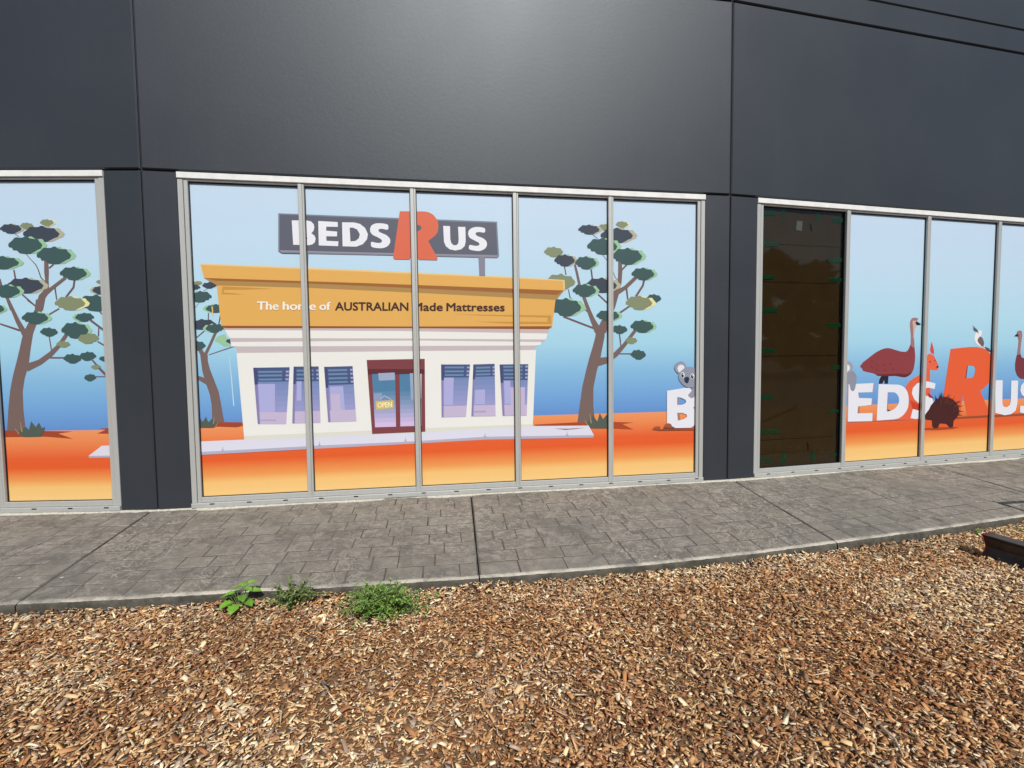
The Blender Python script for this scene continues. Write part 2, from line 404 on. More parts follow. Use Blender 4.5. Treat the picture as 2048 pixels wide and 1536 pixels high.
# ------------------------------------------------------------------ printed artwork, traced on the pane plane in photograph pixels
PD = -0.036                                               # pane face, behind the frame face
ART = []                                                  # (bay, element name, [loops of (s,z)], colour or function(z))
def zf(x0, y0, k): return lambda pts: [(x0 + x / k, y0 + y / k) for x, y in pts]
RAW = zf(0, 0, 1)
def area2(l): return sum(l[i][0] * l[(i + 1) % len(l)][1] - l[(i + 1) % len(l)][0] * l[i][1] for i in range(len(l)))
def smooth_loop(l, it=2):
    for _ in range(it):
        o = []
        for i in range(len(l)):
            a, c = l[i], l[(i + 1) % len(l)]
            if math.dist(a, c) < .8: o.append(a); continue
            o += [(a[0] * .8 + c[0] * .2, a[1] * .8 + c[1] * .2), (a[0] * .2 + c[0] * .8, a[1] * .2 + c[1] * .8)]
        l = o
    return l
def art(b, el, f, loops, colour, sm=0):
    if loops and not isinstance(loops[0][0], (list, tuple)): loops = [loops]
    out = []
    for l in loops:
        q = f(l)
        if sm: q = smooth_loop(q, sm)
        out.append([on_wall(x, y, b, PD) for x, y in q])
    ART.append((b, el, out, colour))
def stroke(b, el, f, pts, colour):                        # tapered stroke (x, y, width) in local zoom units
    n = len(pts); L, R = [], []
    for i in range(n):
        a = pts[max(i - 1, 0)]; c = pts[min(i + 1, n - 1)]
        dx, dy = c[0] - a[0], c[1] - a[1]; m_ = math.hypot(dx, dy) or 1
        w = pts[i][2] / 2; nx, ny = -dy / m_ * w, dx / m_ * w
        L.append((pts[i][0] + nx, pts[i][1] + ny)); R.append((pts[i][0] - nx, pts[i][1] - ny))
    for i in range(n - 1):
        art(b, el, f, [L[i], L[i + 1], R[i + 1], R[i]], colour)
    for i in range(1, n - 1):
        x, y, w = pts[i]; ell(b, el, f, x, y, w * .49, w * .49, colour, 10)
def ell(b, el, f, x, y, rx, ry, colour, n=16):
    art(b, el, f, [(x + rx * math.cos(2 * math.pi * i / n), y + ry * math.sin(2 * math.pi * i / n)) for i in range(n)], colour)
BL = [(565, 690), (575, 665), (610, 640), (640, 610), (660, 585), (690, 575), (740, 582), (790, 580), (810, 565), (835, 558), (860, 562), (885, 585), (920, 597), (970, 602), (1010, 598), (1030, 610),
      (1050, 645), (1075, 665), (1100, 700), (1085, 725), (1075, 750), (1020, 772), (975, 800), (920, 830), (880, 833), (840, 835), (790, 828), (740, 820), (715, 795), (700, 778), (640, 775), (630, 755), (622, 735), (580, 730), (568, 715)]
BL = [((x - 565) / 535, (y - 558) / 277) for x, y in BL]
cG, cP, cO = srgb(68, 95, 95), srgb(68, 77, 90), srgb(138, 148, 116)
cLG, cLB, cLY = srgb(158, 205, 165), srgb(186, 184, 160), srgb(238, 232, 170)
cTK, cTW = srgb(124, 104, 100), srgb(116, 92, 98)
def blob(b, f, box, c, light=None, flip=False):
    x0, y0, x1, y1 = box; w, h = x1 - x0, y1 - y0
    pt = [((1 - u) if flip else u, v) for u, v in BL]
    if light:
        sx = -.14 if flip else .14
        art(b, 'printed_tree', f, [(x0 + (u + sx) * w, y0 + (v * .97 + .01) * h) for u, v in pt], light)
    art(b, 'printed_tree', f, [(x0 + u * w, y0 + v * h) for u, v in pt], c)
def strokes(b, f, lst, c=cTW):
    for s in lst: stroke(b, 'printed_tree', f, s, c)

# --- left bay: gum tree
fA, fB, fL2 = zf(0, 420, 7.68), zf(0, 600, 5.486), zf(0, 680, 3.84)
cSH = srgb(166, 74, 48)
art('L', 'printed_ground_shadow', fB, [(-120, 1440), (80, 1430), (500, 1437), (800, 1443), (640, 1465), (800, 1523), (500, 1500), (-120, 1508)], cSH)
art('L', 'printed_ground_shadow', fB, [(1080, 1412), (1260, 1400), (1260, 1470), (1065, 1465), (1160, 1424)], cSH)
art('L', 'printed_kerb', fL2, [(680, 890), (765, 825), (780, 812), (930, 806), (930, 886)], srgb(228, 224, 238))
art('L', 'printed_kerb', fL2, [(680, 890), (930, 886), (930, 900), (684, 905)], srgb(182, 178, 196))
strokes('L', fB, [[(0, 262, 18), (220, 335, 24)], [(540, 400, 12), (566, 552, 14)], [(550, 635, 18), (715, 635, 18)], [(540, 160, 18), (650, 95, 18)], [(300, 0, 16), (390, 66, 16)],
                  [(990, 220, 24), (1090, 295, 24), (1200, 380, 26)], [(1085, 300, 14), (1080, 400, 16)], [(1070, 455, 16), (1180, 520, 20)], [(1010, 655, 16), (1100, 760, 26), (1200, 860, 30)], [(1050, 842, 12), (1200, 842, 12)], [(1085, 120, 14), (1130, 165, 14)]])
strokes('L', fA, [[(845, 1190, 24), (872, 1380, 20)], [(1145, 1080, 32), (1130, 1190, 34), (1010, 1345, 32)], [(405, 680, 10), (470, 755, 11), (550, 840, 14), (590, 920, 16), (630, 1040, 18), (690, 1095, 14)],
                  [(215, 920, 24), (240, 1065, 26)], [(345, 1300, 24), (550, 1480, 24)], [(0, 1060, 22), (22, 1165, 36)], [(225, 365, 9), (295, 412, 9)], [(755, 895, 26), (825, 835, 26)]])
strokes('L', fB, [[(180, 1435, 205), (175, 1200, 165), (181, 1000, 138), (206, 850, 132), (248, 700, 138), (275, 550, 120), (297, 430, 112), (318, 350, 100), (370, 230, 85), (420, 120, 80), (440, 0, 90)],
                  [(285, 400, 60), (250, 330, 60), (200, 240, 50), (150, 130, 40), (85, -10, 34)], [(290, 745, 85), (440, 682, 62), (560, 592, 56), (650, 500, 45), (745, 360, 42)]], cTK)
strokes('L', fA, [[(600, 1530, 128), (650, 1330, 108), (715, 1250, 92), (722, 1080, 52), (717, 950, 72), (712, 775, 62)], [(690, 1290, 70), (810, 1195, 54), (1015, 1035, 48)], [(110, 1345, 46), (180, 1536, 46)]], cTK)
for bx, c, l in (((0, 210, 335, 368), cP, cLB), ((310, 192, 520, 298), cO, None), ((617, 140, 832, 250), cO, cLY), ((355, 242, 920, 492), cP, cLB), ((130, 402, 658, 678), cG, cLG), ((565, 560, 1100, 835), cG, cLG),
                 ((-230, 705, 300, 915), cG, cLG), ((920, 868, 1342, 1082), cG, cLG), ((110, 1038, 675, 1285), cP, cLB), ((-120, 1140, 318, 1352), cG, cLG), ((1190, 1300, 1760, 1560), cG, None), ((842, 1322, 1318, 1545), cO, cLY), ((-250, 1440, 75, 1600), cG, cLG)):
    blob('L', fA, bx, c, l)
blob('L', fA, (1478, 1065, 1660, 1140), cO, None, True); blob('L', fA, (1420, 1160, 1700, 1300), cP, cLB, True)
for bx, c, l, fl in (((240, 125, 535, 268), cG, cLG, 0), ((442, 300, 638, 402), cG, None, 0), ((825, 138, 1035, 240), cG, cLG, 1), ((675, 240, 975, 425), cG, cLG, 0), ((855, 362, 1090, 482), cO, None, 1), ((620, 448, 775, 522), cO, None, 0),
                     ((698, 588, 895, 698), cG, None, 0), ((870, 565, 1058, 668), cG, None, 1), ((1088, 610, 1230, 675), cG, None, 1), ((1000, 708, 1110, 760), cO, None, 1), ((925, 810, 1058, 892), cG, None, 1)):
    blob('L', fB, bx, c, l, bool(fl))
cTU = srgb(86, 98, 88); cBLD = srgb(160, 146, 106)
art('L', 'printed_tree', fB, [(165, 1410), (215, 1445), (285, 1390), (320, 1425), (345, 1330), (395, 1395), (430, 1345), (460, 1405), (497, 1395), (480, 1450), (440, 1500), (265, 1503), (190, 1455)], cTU)
stroke('L', 'printed_tree', fB, [(228, 1340, 8), (245, 1445, 16)], cBLD); stroke('L', 'printed_tree', fB, [(166, 1410, 8), (215, 1470, 12)], cBLD)

# --- centre bay, left gum tree
fC, fD = zf(370, 540, 7.68), zf(370, 700, 6.98)
art('C', 'printed_ground_shadow', fD, [(120, 1060), (460, 1005), (815, 1010), (815, 1060), (720, 1080), (430, 1070), (400, 1090), (120, 1092)], cSH)
strokes('C', fC, [[(105, 640, 8), (215, 510, 8)], [(362, 660, 18), (358, 765, 18)], [(545, 690, 20), (520, 835, 20)], [(160, 1055, 18), (300, 935, 20)], [(365, 1305, 14), (740, 1178, 18)], [(280, 325, 9), (340, 290, 9)]])
strokes('C', fC, [[(100, 960, 32), (180, 1130, 50), (295, 1340, 80)], [(300, 1330, 50), (400, 1120, 44), (480, 940, 44)]], cTK)
strokes('C', fD, [[(265, 70, 105), (272, 160, 95), (295, 280, 110), (345, 430, 125), (408, 600, 130), (438, 760, 133), (452, 900, 150), (465, 1012, 172)], [(110, 358, 44), (215, 400, 60), (320, 450, 80)]], cTK)
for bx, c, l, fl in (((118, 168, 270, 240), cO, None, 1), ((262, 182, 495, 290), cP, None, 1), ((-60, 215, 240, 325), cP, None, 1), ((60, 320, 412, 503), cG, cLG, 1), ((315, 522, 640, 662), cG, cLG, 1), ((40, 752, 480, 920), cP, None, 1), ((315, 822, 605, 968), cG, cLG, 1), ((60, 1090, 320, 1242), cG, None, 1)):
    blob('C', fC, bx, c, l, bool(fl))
art('C', 'printed_tree', fC, [(455, 1085), (500, 1020), (610, 985), (640, 1040), (720, 1130), (720, 1165), (600, 1175), (540, 1130)], cLG)
blob('C', fC, (628, 1050, 800, 1132), cP, None, True)
art('C', 'printed_tree', fD, [(130, 1020), (200, 1000), (215, 950), (240, 1000), (262, 985), (295, 930), (325, 1010), (355, 985), (385, 950), (420, 1010), (465, 1005), (400, 1075), (210, 1080)], cTU)
stroke('C', 'printed_tree', fD, [(405, 940, 8), (398, 1030, 16)], cBLD); stroke('C', 'printed_tree', fD, [(466, 1005, 6), (430, 1060, 12)], cBLD)
stroke('C', 'printed_streak', fD, [(618, 90, 8), (650, 400, 14), (682, 780, 15)], srgb(196, 228, 246))
stroke('C', 'printed_streak', fC, [(418, 560, 24), (430, 700, 14)], srgb(235, 190, 112))

# --- centre bay, right gum tree
fE, fF = zf(1080, 430, 6.142), zf(1080, 640, 5.908)
art('C', 'printed_ground_shadow', fF, [(-60, 1236), (440, 1208), (860, 1203), (1110, 1212), (975, 1230), (1105, 1295), (860, 1285), (640, 1285), (-60, 1262)], srgb(176, 78, 48))
strokes('C', fE, [[(1060, 890, 24), (1078, 1040, 20)], [(1280, 795, 26), (1262, 870, 26), (1175, 1005, 26)], [(1100, 1120, 22), (985, 1200, 24)], [(1005, 675, 20), (1065, 612, 22)], [(770, 490, 8), (830, 570, 8), (895, 690, 8), (925, 770, 9), (965, 805, 9)],
                  [(645, 240, 9), (708, 290, 9)], [(300, 632, 14), (320, 738, 14)], [(628, 668, 20), (643, 790, 20)], [(348, 912, 12), (368, 1010, 14), (388, 1030, 10)], [(712, 975, 20), (840, 1095, 20)], [(285, 1248, 24), (660, 1392, 24)], [(548, 1160, 12), (585, 1192, 12)], [(975, 1455, 14), (990, 1560, 14)]])
strokes('C', fF, [[(935, 155, 12), (955, 312, 14)], [(925, 400, 14), (1090, 400, 16)]])
strokes('C', fF, [[(545, 1212, 205), (550, 1000, 160), (566, 790, 132), (612, 580, 125), (646, 460, 130), (678, 330, 115), (708, 200, 108), (715, 120, 110)], [(670, 500, 100), (800, 472, 76), (900, 402, 60), (1000, 290, 46), (1075, 190, 40), (1135, 110, 40)]], cTK)
strokes('C', fE, [[(755, 1430, 120), (800, 1300, 85), (890, 1130, 66), (935, 950, 76), (978, 830, 48), (985, 700, 52), (983, 570, 46)], [(715, 1430, 90), (640, 1275, 56), (590, 1150, 46), (535, 1000, 40)], [(485, 860, 32), (455, 720, 30), (428, 610, 26)], [(930, 965, 60), (1050, 890, 46), (1185, 760, 46)]], cTK)
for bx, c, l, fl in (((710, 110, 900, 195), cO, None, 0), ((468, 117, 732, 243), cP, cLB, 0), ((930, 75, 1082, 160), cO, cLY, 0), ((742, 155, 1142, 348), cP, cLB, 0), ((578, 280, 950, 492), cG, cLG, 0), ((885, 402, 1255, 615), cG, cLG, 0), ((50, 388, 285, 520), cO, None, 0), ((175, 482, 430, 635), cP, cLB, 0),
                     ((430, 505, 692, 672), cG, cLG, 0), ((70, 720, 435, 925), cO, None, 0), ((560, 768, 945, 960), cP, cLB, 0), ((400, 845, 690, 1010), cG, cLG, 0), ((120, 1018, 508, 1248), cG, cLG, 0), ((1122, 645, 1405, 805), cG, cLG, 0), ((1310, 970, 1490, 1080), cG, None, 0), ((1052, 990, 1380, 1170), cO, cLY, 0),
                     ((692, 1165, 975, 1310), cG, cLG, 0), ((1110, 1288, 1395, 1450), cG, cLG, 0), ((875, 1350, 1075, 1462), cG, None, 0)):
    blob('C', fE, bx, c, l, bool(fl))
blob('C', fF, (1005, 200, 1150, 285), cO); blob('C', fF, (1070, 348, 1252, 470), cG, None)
art('C', 'printed_tree', fF, [(545, 1225), (635, 1120), (650, 1165), (678, 1198), (705, 1100), (745, 1172), (785, 1118), (800, 1140), (840, 1110), (870, 1190), (820, 1280), (615, 1280), (575, 1250)], cTU)
stroke('C', 'printed_tree', fF, [(588, 1105, 8), (605, 1220, 16)], cBLD); stroke('C', 'printed_tree', fF, [(528, 1188, 8), (568, 1252, 14)], cBLD)

# --- centre bay, drawn shop
SH = 'printed_shopfront'
cY, cYr, cBr, cKh, cLn = srgb(233, 180, 96), srgb(240, 208, 148), srgb(164, 104, 52), srgb(178, 142, 84), srgb(150, 88, 50)
cW_, cGr = srgb(241, 242, 237), srgb(204, 192, 196)
art('C', SH, RAW, [(396, 883), (488, 879), (830, 863), (1066, 852), (1177, 851), (1188, 871), (970, 874), (811, 885), (639, 894), (396, 905)], srgb(226, 227, 243))
art('C', SH, RAW, [(380, 905), (639, 891), (811, 883.5), (970, 873.5), (1188, 870), (1186, 875), (970, 879), (811, 888), (639, 897), (380, 911)], srgb(184, 182, 202))
for x, y in ((446, 901), (639, 891), (811, 883), (970, 874), (1134, 871)): art('C', SH, RAW, [(x - 4, y), (x - 1, y - 2), (x, y - 9), (x + 1, y - 2), (x + 4, y)], srgb(170, 168, 186))
art('C', SH, fF, [(160, 1281), (330, 1285), (545, 1272), (400, 1290), (300, 1297)], srgb(118, 60, 66))
art('C', SH, RAW, [(473, 700), (1072, 694), (1065.5, 854), (960, 858), (830, 866), (489, 880)], cW_)
art('C', SH, RAW, [(488, 872), (830, 857), (1066, 848), (1065.5, 854), (960, 858), (830, 866), (489, 880)], srgb(227, 227, 216))
art('C', SH, RAW, [(473, 692), (1072, 690), (1071.5, 700), (840, 702), (473.5, 706)], cGr)
art('C', SH, RAW, [(461, 681), (1085, 680), (1080, 691), (463, 693)], cW_)
art('C', SH, RAW, [(460.5, 675), (800, 676.5), (1092, 678.5), (1085, 684), (840, 681), (461, 684)], cGr)
art('C', SH, RAW, [(448, 657), (1096, 661), (1092, 679), (800, 677), (459, 676)], cW_)
art('C', SH, RAW, [(447, 654), (1100, 655), (1095, 667), (800, 662), (449, 660)], srgb(206, 190, 190))
art('C', SH, RAW, [(433, 566), (1112, 590), (1104, 656), (820, 655), (443, 653)], cY)
art('C', SH, RAW, [(442.5, 651.5), (820, 653), (1104, 652.5), (1097, 658.5), (820, 656.5), (450, 656.5)], cLn)
art('C', SH, RAW, [(409, 556), (740, 566), (1128, 581), (1112, 600), (820, 585), (620, 576), (434, 571)], cKh)
art('C', SH, RAW, [(409, 556), (740, 566), (1128, 580), (1115, 590), (820, 576), (620, 567), (431, 561.5)], cBr)
art('C', SH, RAW, [(401, 528), (720, 540.5), (1022, 555), (1127, 561), (1128, 581), (740, 566.5), (408.5, 556)], cY)
art('C', SH, RAW, [(400, 527), (720, 539.5), (1022, 553.5), (1129, 560), (1130, 581), (1127, 580), (1126, 562), (1022, 556.5), (720, 543), (402, 530)], cYr)
f3, f5 = zf(340, 320, 3.84), zf(720, 340, 3.84)
cDk = srgb(205, 152, 76)
art('C', SH, f3, [(405, 972), (620, 980), (800, 990), (560, 997), (416, 998), (413, 1018), (480, 1022), (570, 1033), (460, 1034), (397, 1031)], cDk)
art('C', SH, f5, [(695, 1110), (900, 1110), (1468, 1118), (1470, 1184), (1160, 1182), (875, 1165), (1160, 1166), (1440, 1166), (1440, 1134), (1160, 1126)], cDk)
# drawn windows
def bil(q, u, v):
    (a, b2, c, d) = q
    return ((a[0] * (1 - u) + b2[0] * u) * (1 - v) + (d[0] * (1 - u) + c[0] * u) * v, (a[1] * (1 - u) + b2[1] * u) * (1 - v) + (d[1] * (1 - u) + c[1] * u) * v)
def sub(f, q, u0, v0, u1, v1, c, el=SH): art('C', el, f, [bil(q, u0, v0), bil(q, u1, v0), bil(q, u1, v1), bil(q, u0, v1)], c)
f7, f8 = zf(480, 710, 7.68), zf(860, 710, 7.68)
def dwin(f, q, blind, slats, refl, extra=()):
    top, bot = (104, 134, 182), (176, 170, 220)
    for i in range(10):
        k = (i + .5) / 10; sub(f, q, 0, i / 10, 1, (i + 1) / 10 + .004, srgb(*[a + (b2 - a) * k for a, b2 in zip(top, bot)]))
    for r_ in refl: sub(f, q, *r_, srgb(178, 180, 228))
    sub(f, q, 0, .79, 1, 1, srgb(202, 189, 219))
    for (u0, v0, u1, v1, c) in extra: sub(f, q, u0, v0, u1, v1, srgb(*c))
    sub(f, q, 0, 0, .085, 1, srgb(142, 134, 184))
    sub(f, q, 0, 0, 1, blind, srgb(78, 92, 136)); sub(f, q, 0, 0, .1, blind + .05, srgb(72, 80, 126))
    for v in slats: sub(f, q, .13, v, .80, v + .034, srgb(112, 144, 180)); sub(f, q, .90, v, .99, v + .034, srgb(166, 170, 212))
dwin(f7, [(205, 195), (765, 187), (712, 1060), (275, 1060)], .25, (.06, .125, .195), [(.10, .29, .60, .79)], [(.1, .92, .65, .945, (176, 168, 206))])
dwin(f7, [(825, 178), (1208, 175), (1238, 1040), (805, 1050)], .26, (.055, .125, .195), [(.14, .26, .32, .60)])
dwin(f7, [(1292, 182), (1730, 170), (1788, 1015), (1355, 1030)], .33, (.05, .12, .195, .265), [(.14, .36, .62, .79)], [(.14, .5, .48, .8, (200, 188, 219))])
dwin(f8, [(170, 145), (615, 145), (552, 945), (178, 955)], .25, (.04, .115, .185), [(.09, .25, .45, .77)])
dwin(f8, [(665, 145), (992, 135), (1007, 935), (635, 940)], .24, (.05, .115, .18), [(.12, .49, .56, .77)], [(.1, .9, .6, .93, (172, 164, 204))])
dwin(f8, [(1068, 145), (1508, 140), (1485, 925), (1115, 932)], .31, (.03, .10, .175, .245), [(.12, .32, .36, .77)], [(.36, .45, .9, .8, (200, 188, 219))])
# drawn door
fG = zf(720, 710, 8.533); cDoor = srgb(132, 70, 76)
art('C', SH, fG, [(115, 85), (1105, 65), (1115, 1305), (208, 1345)], cDoor)
art('C', SH, fG, [(130, 235), (1105, 240), (1107, 325), (138, 335)], srgb(98, 50, 56))
for k in range(4): art('C', SH, fG, [(118 + k * 3, 112 + k * 30), (1105, 94 + k * 32), (1105, 100 + k * 32), (118 + k * 3, 119 + k * 30)], srgb(118, 60, 66))
for q in ([(205, 325), (600, 318), (615, 1220), (258, 1230)], [(675, 330), (1045, 318), (1050, 1205), (690, 1215)]):
    for i in range(12):
        k = max(0, (i - 3) / 8); sub(fG, q, 0, i / 12, 1, (i + 1) / 12 + .003, srgb(84 + 134 * k, 134 + 62 * k, 170 + 66 * k))
art('C', SH, fG, [(310, 312), (590, 298), (598, 425), (325, 438)], srgb(164, 178, 206)); art('C', SH, fG, [(850, 312), (935, 310), (940, 760), (870, 762)], srgb(160, 176, 206))
art('C', SH, fG, [(235, 655), (370, 645), (385, 700), (330, 760), (243, 790)], srgb(146, 164, 200))
art('C', SH, fG, [(1020, 325), (1050, 320), (1045, 740), (1030, 760)], srgb(214, 220, 236))
stroke('C', SH, fG, [(340, 762, 8), (415, 692, 8), (535, 758, 8)], srgb(220, 225, 240))
art('C', SH, fG, [(262, 785), (570, 768), (572, 905), (278, 935)], srgb(218, 192, 110))
# drawn roof sign
fH, fI = zf(540, 410, 6.827), zf(780, 410, 7.877)
SG = 'printed_sign'
art('C', SG, fH, [(500, 640), (526, 640), (521, 848), (504, 848)], srgb(128, 126, 148))
art('C', SG, fI, [(1392, 800), (1497, 800), (1498, 1118), (1408, 1116)], srgb(140, 140, 158))
art('C', SG, RAW, [(557, 427), (780, 435.5), (994, 443.6), (998, 512), (994.6, 516), (780, 511), (564, 506.5), (557, 502)], srgb(128, 136, 152))
art('C', SG, RAW, [(560, 429.5), (780, 438.5), (991.5, 446.5), (995, 510), (780, 506), (560, 500.5)], srgb(98, 102, 116))
art('C', SG, RAW, [(560, 501), (780, 506.5), (995, 511.5), (994, 514), (780, 509), (564, 504)], srgb(160, 148, 166))
cLW = srgb(241, 243, 250); LT = 'printed_lettering'
art('C', LT, fH, [(300, 213), (500, 213), (560, 225), (600, 265), (607, 310), (595, 355), (565, 388), (610, 420), (625, 460), (615, 510), (580, 540), (530, 550), (320, 545)], cLW)
ell('C', LT, fH, 462, 310, 40, 27, srgb(98, 102, 116)); ell('C', LT, fH, 468, 455, 44, 27, srgb(98, 102, 116))
art('C', LT, fH, [(660, 220), (925, 235), (928, 300), (770, 297), (768, 352), (918, 365), (915, 430), (770, 428), (772, 490), (935, 498), (932, 563), (668, 553)], cLW)
art('C', LT, fH, [[(985, 238), (1150, 240), (1230, 260), (1300, 315), (1338, 400), (1325, 470), (1270, 535), (1180, 570), (993, 565)], [(1088, 310), (1130, 310), (1190, 335), (1228, 400), (1215, 455), (1170, 492), (1100, 500)]], cLW)
art('C', LT, fH, [(1618, 270), (1615, 345), (1530, 325), (1490, 330), (1478, 350), (1500, 375), (1590, 410), (1640, 460), (1645, 510), (1610, 565), (1540, 592), (1450, 590), (1380, 572), (1378, 500), (1450, 518), (1510, 520), (1532, 500), (1525, 475), (1480, 445), (1400, 410), (1370, 370), (1366, 320), (1390, 275), (1450, 250), (1540, 252)], cLW, 1)
art('C', LT, fI, [[(155, 100), (540, 103), (600, 113), (640, 130), (680, 155), (710, 190), (740, 230), (755, 270), (762, 310), (762, 350), (758, 390), (750, 430), (732, 460), (705, 490), (665, 522), (620, 550), (605, 575), (750, 840), (746, 862), (738, 870), (455, 862), (425, 810), (330, 810), (310, 858), (85, 858), (60, 846), (50, 825)],
                  [(380, 315), (430, 313), (460, 320), (485, 335), (498, 355), (490, 380), (470, 400), (440, 415), (380, 420)]], srgb(226, 112, 82))
art('C', LT, fI, [(838, 330), (945, 335), (950, 540), (965, 600), (1000, 635), (1045, 635), (1075, 605), (1082, 540), (1072, 345), (1187, 348), (1192, 580), (1175, 650), (1120, 700), (1030, 718), (940, 700), (880, 650), (850, 580)], cLW)
art('C', LT, fI, [(1500, 370), (1497, 442), (1400, 425), (1355, 435), (1345, 460), (1370, 490), (1460, 520), (1520, 570), (1530, 630), (1500, 690), (1420, 728), (1330, 722), (1238, 700), (1248, 625), (1330, 645), (1385, 645), (1412, 625), (1400, 595), (1330, 560), (1255, 520), (1230, 470), (1235, 410), (1280, 365), (1360, 345), (1440, 352)], cLW, 1)
# typeset words
def word_tris(txt, bold):
    cu = bpy.data.curves.new('word', 'FONT'); cu.body = txt; cu.offset = bold; cu.resolution_u = 3; cu.fill_mode = 'FRONT'
    o = bpy.data.objects.new('word', cu); COL.objects.link(o)
    dg = bpy.context.evaluated_depsgraph_get(); me = o.evaluated_get(dg).to_mesh()
    me.calc_loop_triangles()
    vs = [(v.co.x, v.co.y) for v in me.vertices]; tr = [tuple(t.vertices) for t in me.loop_triangles]
    o.evaluated_get(dg).to_mesh_clear(); bpy.data.objects.remove(o); bpy.data.curves.remove(cu)
    return vs, tr
def word(b, el, txt, q, colour, bold=.025, cap=.73):      # q: px corners TL, TR, BR, BL of the cap-height box
    vs, tr = word_tris(txt, 0.0)
    x0 = min(v[0] for v in vs); x1 = max(v[0] for v in vs)
    for dx, dy in ((0, 0), (bold, 0), (-bold, 0), (bold * .5, bold * .6), (-bold * .5, -bold * .6)):
        pt = [on_wall(*bil(q, (x + dx - x0) / (x1 - x0), 1 - (y + dy) / cap), b, PD) for x, y in vs]
        ART.append((b, el, (pt, tr), colour))
def bl_y(x): return 619.5 + (x - 515) * .0052
for txt, x0, x1, c in (('The', 515.3, 557.5, srgb(250, 248, 240)), ('home', 566.7, 631.5, srgb(250, 248, 240)), ('of', 639.7, 661.2, srgb(250, 248, 240)),
                       ('AUSTRALIAN', 670.8, 816.4, srgb(74, 50, 46)), ('Made', 826.5, 885, srgb(74, 50, 46)), ('Mattresses', 893.4, 1008.8, srgb(74, 50, 46))):
    hgt = 17.2 - (x0 - 515) * .002
    word('C', LT, txt, [(x0, bl_y(x0) - hgt), (x1, bl_y(x1) - hgt), (x1, bl_y(x1)), (x0, bl_y(x0))], c)
word('C', LT, 'OPEN', [fG([(300, 808)])[0], fG([(543, 795)])[0], fG([(545, 884)])[0], fG([(303, 897)])[0]], srgb(252, 246, 205), .03)
# koala behind the letter
fK = zf(1280, 700, 8.53); KO = 'printed_koala'; cK = srgb(150, 156, 174)
art('C', LT, fK, [(205, 1355), (600, 1340), (860, 1330), (1040, 1335), (1040, 1362), (345, 1372)], srgb(156, 82, 60))
art('C', LT, fK, [[(455, 695), (640, 665), (740, 648), (840, 645), (880, 690), (960, 700), (1040, 720), (1040, 900), (955, 940), (900, 985), (955, 1030), (1040, 1100), (1040, 1200), (940, 1270), (860, 1325), (600, 1330), (455, 1250)],
                  [(628, 800), (700, 815), (770, 850), (782, 885), (760, 915), (700, 935), (628, 937)], [(628, 1068), (720, 1072), (790, 1100), (797, 1140), (740, 1180), (640, 1202)]], srgb(235, 238, 247))
art('C', LT, fK, [(628, 800), (662, 806), (658, 936), (628, 937)], srgb(160, 146, 156)); art('C', LT, fK, [(628, 1068), (672, 1070), (680, 1190), (640, 1202)], srgb(172, 130, 112))
art('C', LT, fK, [(900, 985), (1000, 920), (1000, 1060)], srgb(150, 122, 128))
art('C', KO, fK, [(575, 300), (600, 230), (680, 190), (740, 205), (780, 260), (790, 300), (700, 390), (645, 405), (600, 360)], cK, 1)
art('C', KO, fK, [(630, 310), (650, 265), (690, 245), (745, 265), (755, 310), (700, 350), (670, 385), (640, 350)], srgb(232, 234, 244), 1)
art('C', KO, fK, [(870, 660), (950, 620), (1040, 640), (1040, 745), (870, 825), (820, 790), (815, 765), (880, 690)], srgb(156, 154, 170))
art('C', KO, fK, [(645, 430), (680, 370), (760, 300), (840, 283), (940, 310), (1040, 370), (1040, 600), (900, 640), (800, 640), (720, 590), (660, 510)], cK, 1)
for x, y in ((722, 425), (887, 447)):
    ell('C', KO, fK, x, y, 33, 48, srgb(244, 246, 250)); ell('C', KO, fK, x - 2, y + 4, 23, 38, srgb(26, 32, 48)); ell('C', KO, fK, x + 8, y - 10, 9, 13, srgb(244, 246, 250), 10)
art('C', KO, fK, [(755, 470), (790, 455), (830, 465), (832, 510), (815, 560), (795, 573), (765, 555), (745, 515)], srgb(44, 58, 76), 1)
art('C', LT, fK, [(390, 1345), (420, 1270), (480, 1245), (520, 1260), (550, 1310), (585, 1325), (580, 1352)], srgb(166, 92, 62)); art('C', LT, fK, [(205, 1355), (240, 1310), (320, 1297), (345, 1325), (340, 1350)], srgb(160, 88, 58))
art('C', LT, fK, [(390, 1345), (400, 1318), (560, 1325), (585, 1330), (580, 1352)], srgb(120, 66, 46))

# --- right bay: giant letters with animals
fM, fN, fO = zf(1685, 620, 8.533), zf(1685, 740, 10.24), zf(1840, 640, 6.4)
KG, EM, EC, KB = 'printed_kangaroo', 'printed_emu', 'printed_echidna', 'printed_kookaburra'
cKg = srgb(234, 104, 70)
art('R', 'printed_ground_shadow', fN, [(80, 1060), (610, 1048), (1100, 1015), (1650, 1000), (1650, 1022), (1100, 1040), (620, 1062), (90, 1084)], srgb(170, 92, 84))
art('R', 'printed_ground_shadow', fO, [(60, 1262), (480, 1240), (900, 1215), (1500, 1190), (1500, 1215), (900, 1248), (480, 1268), (60, 1285)], srgb(158, 80, 54))
art('R', KG, RAW, [(1850, 722), (1845, 738), (1837, 751), (1826, 757), (1818, 763), (1812, 772), (1811, 778), (1818, 800), (1817, 815), (1806, 831), (1798, 840), (1852, 840), (1862, 806), (1860, 770), (1860, 722)], cKg)
art('R', KG, RAW, [(1820, 800), (1835, 808), (1850, 812), (1850, 822), (1825, 818)], srgb(206, 70, 48))
art('R', KG, fO, [(80, 480), (100, 440), (130, 430), (180, 455), (210, 520), (235, 575), (240, 600), (230, 635), (215, 645), (150, 640), (80, 610)], srgb(238, 108, 76))
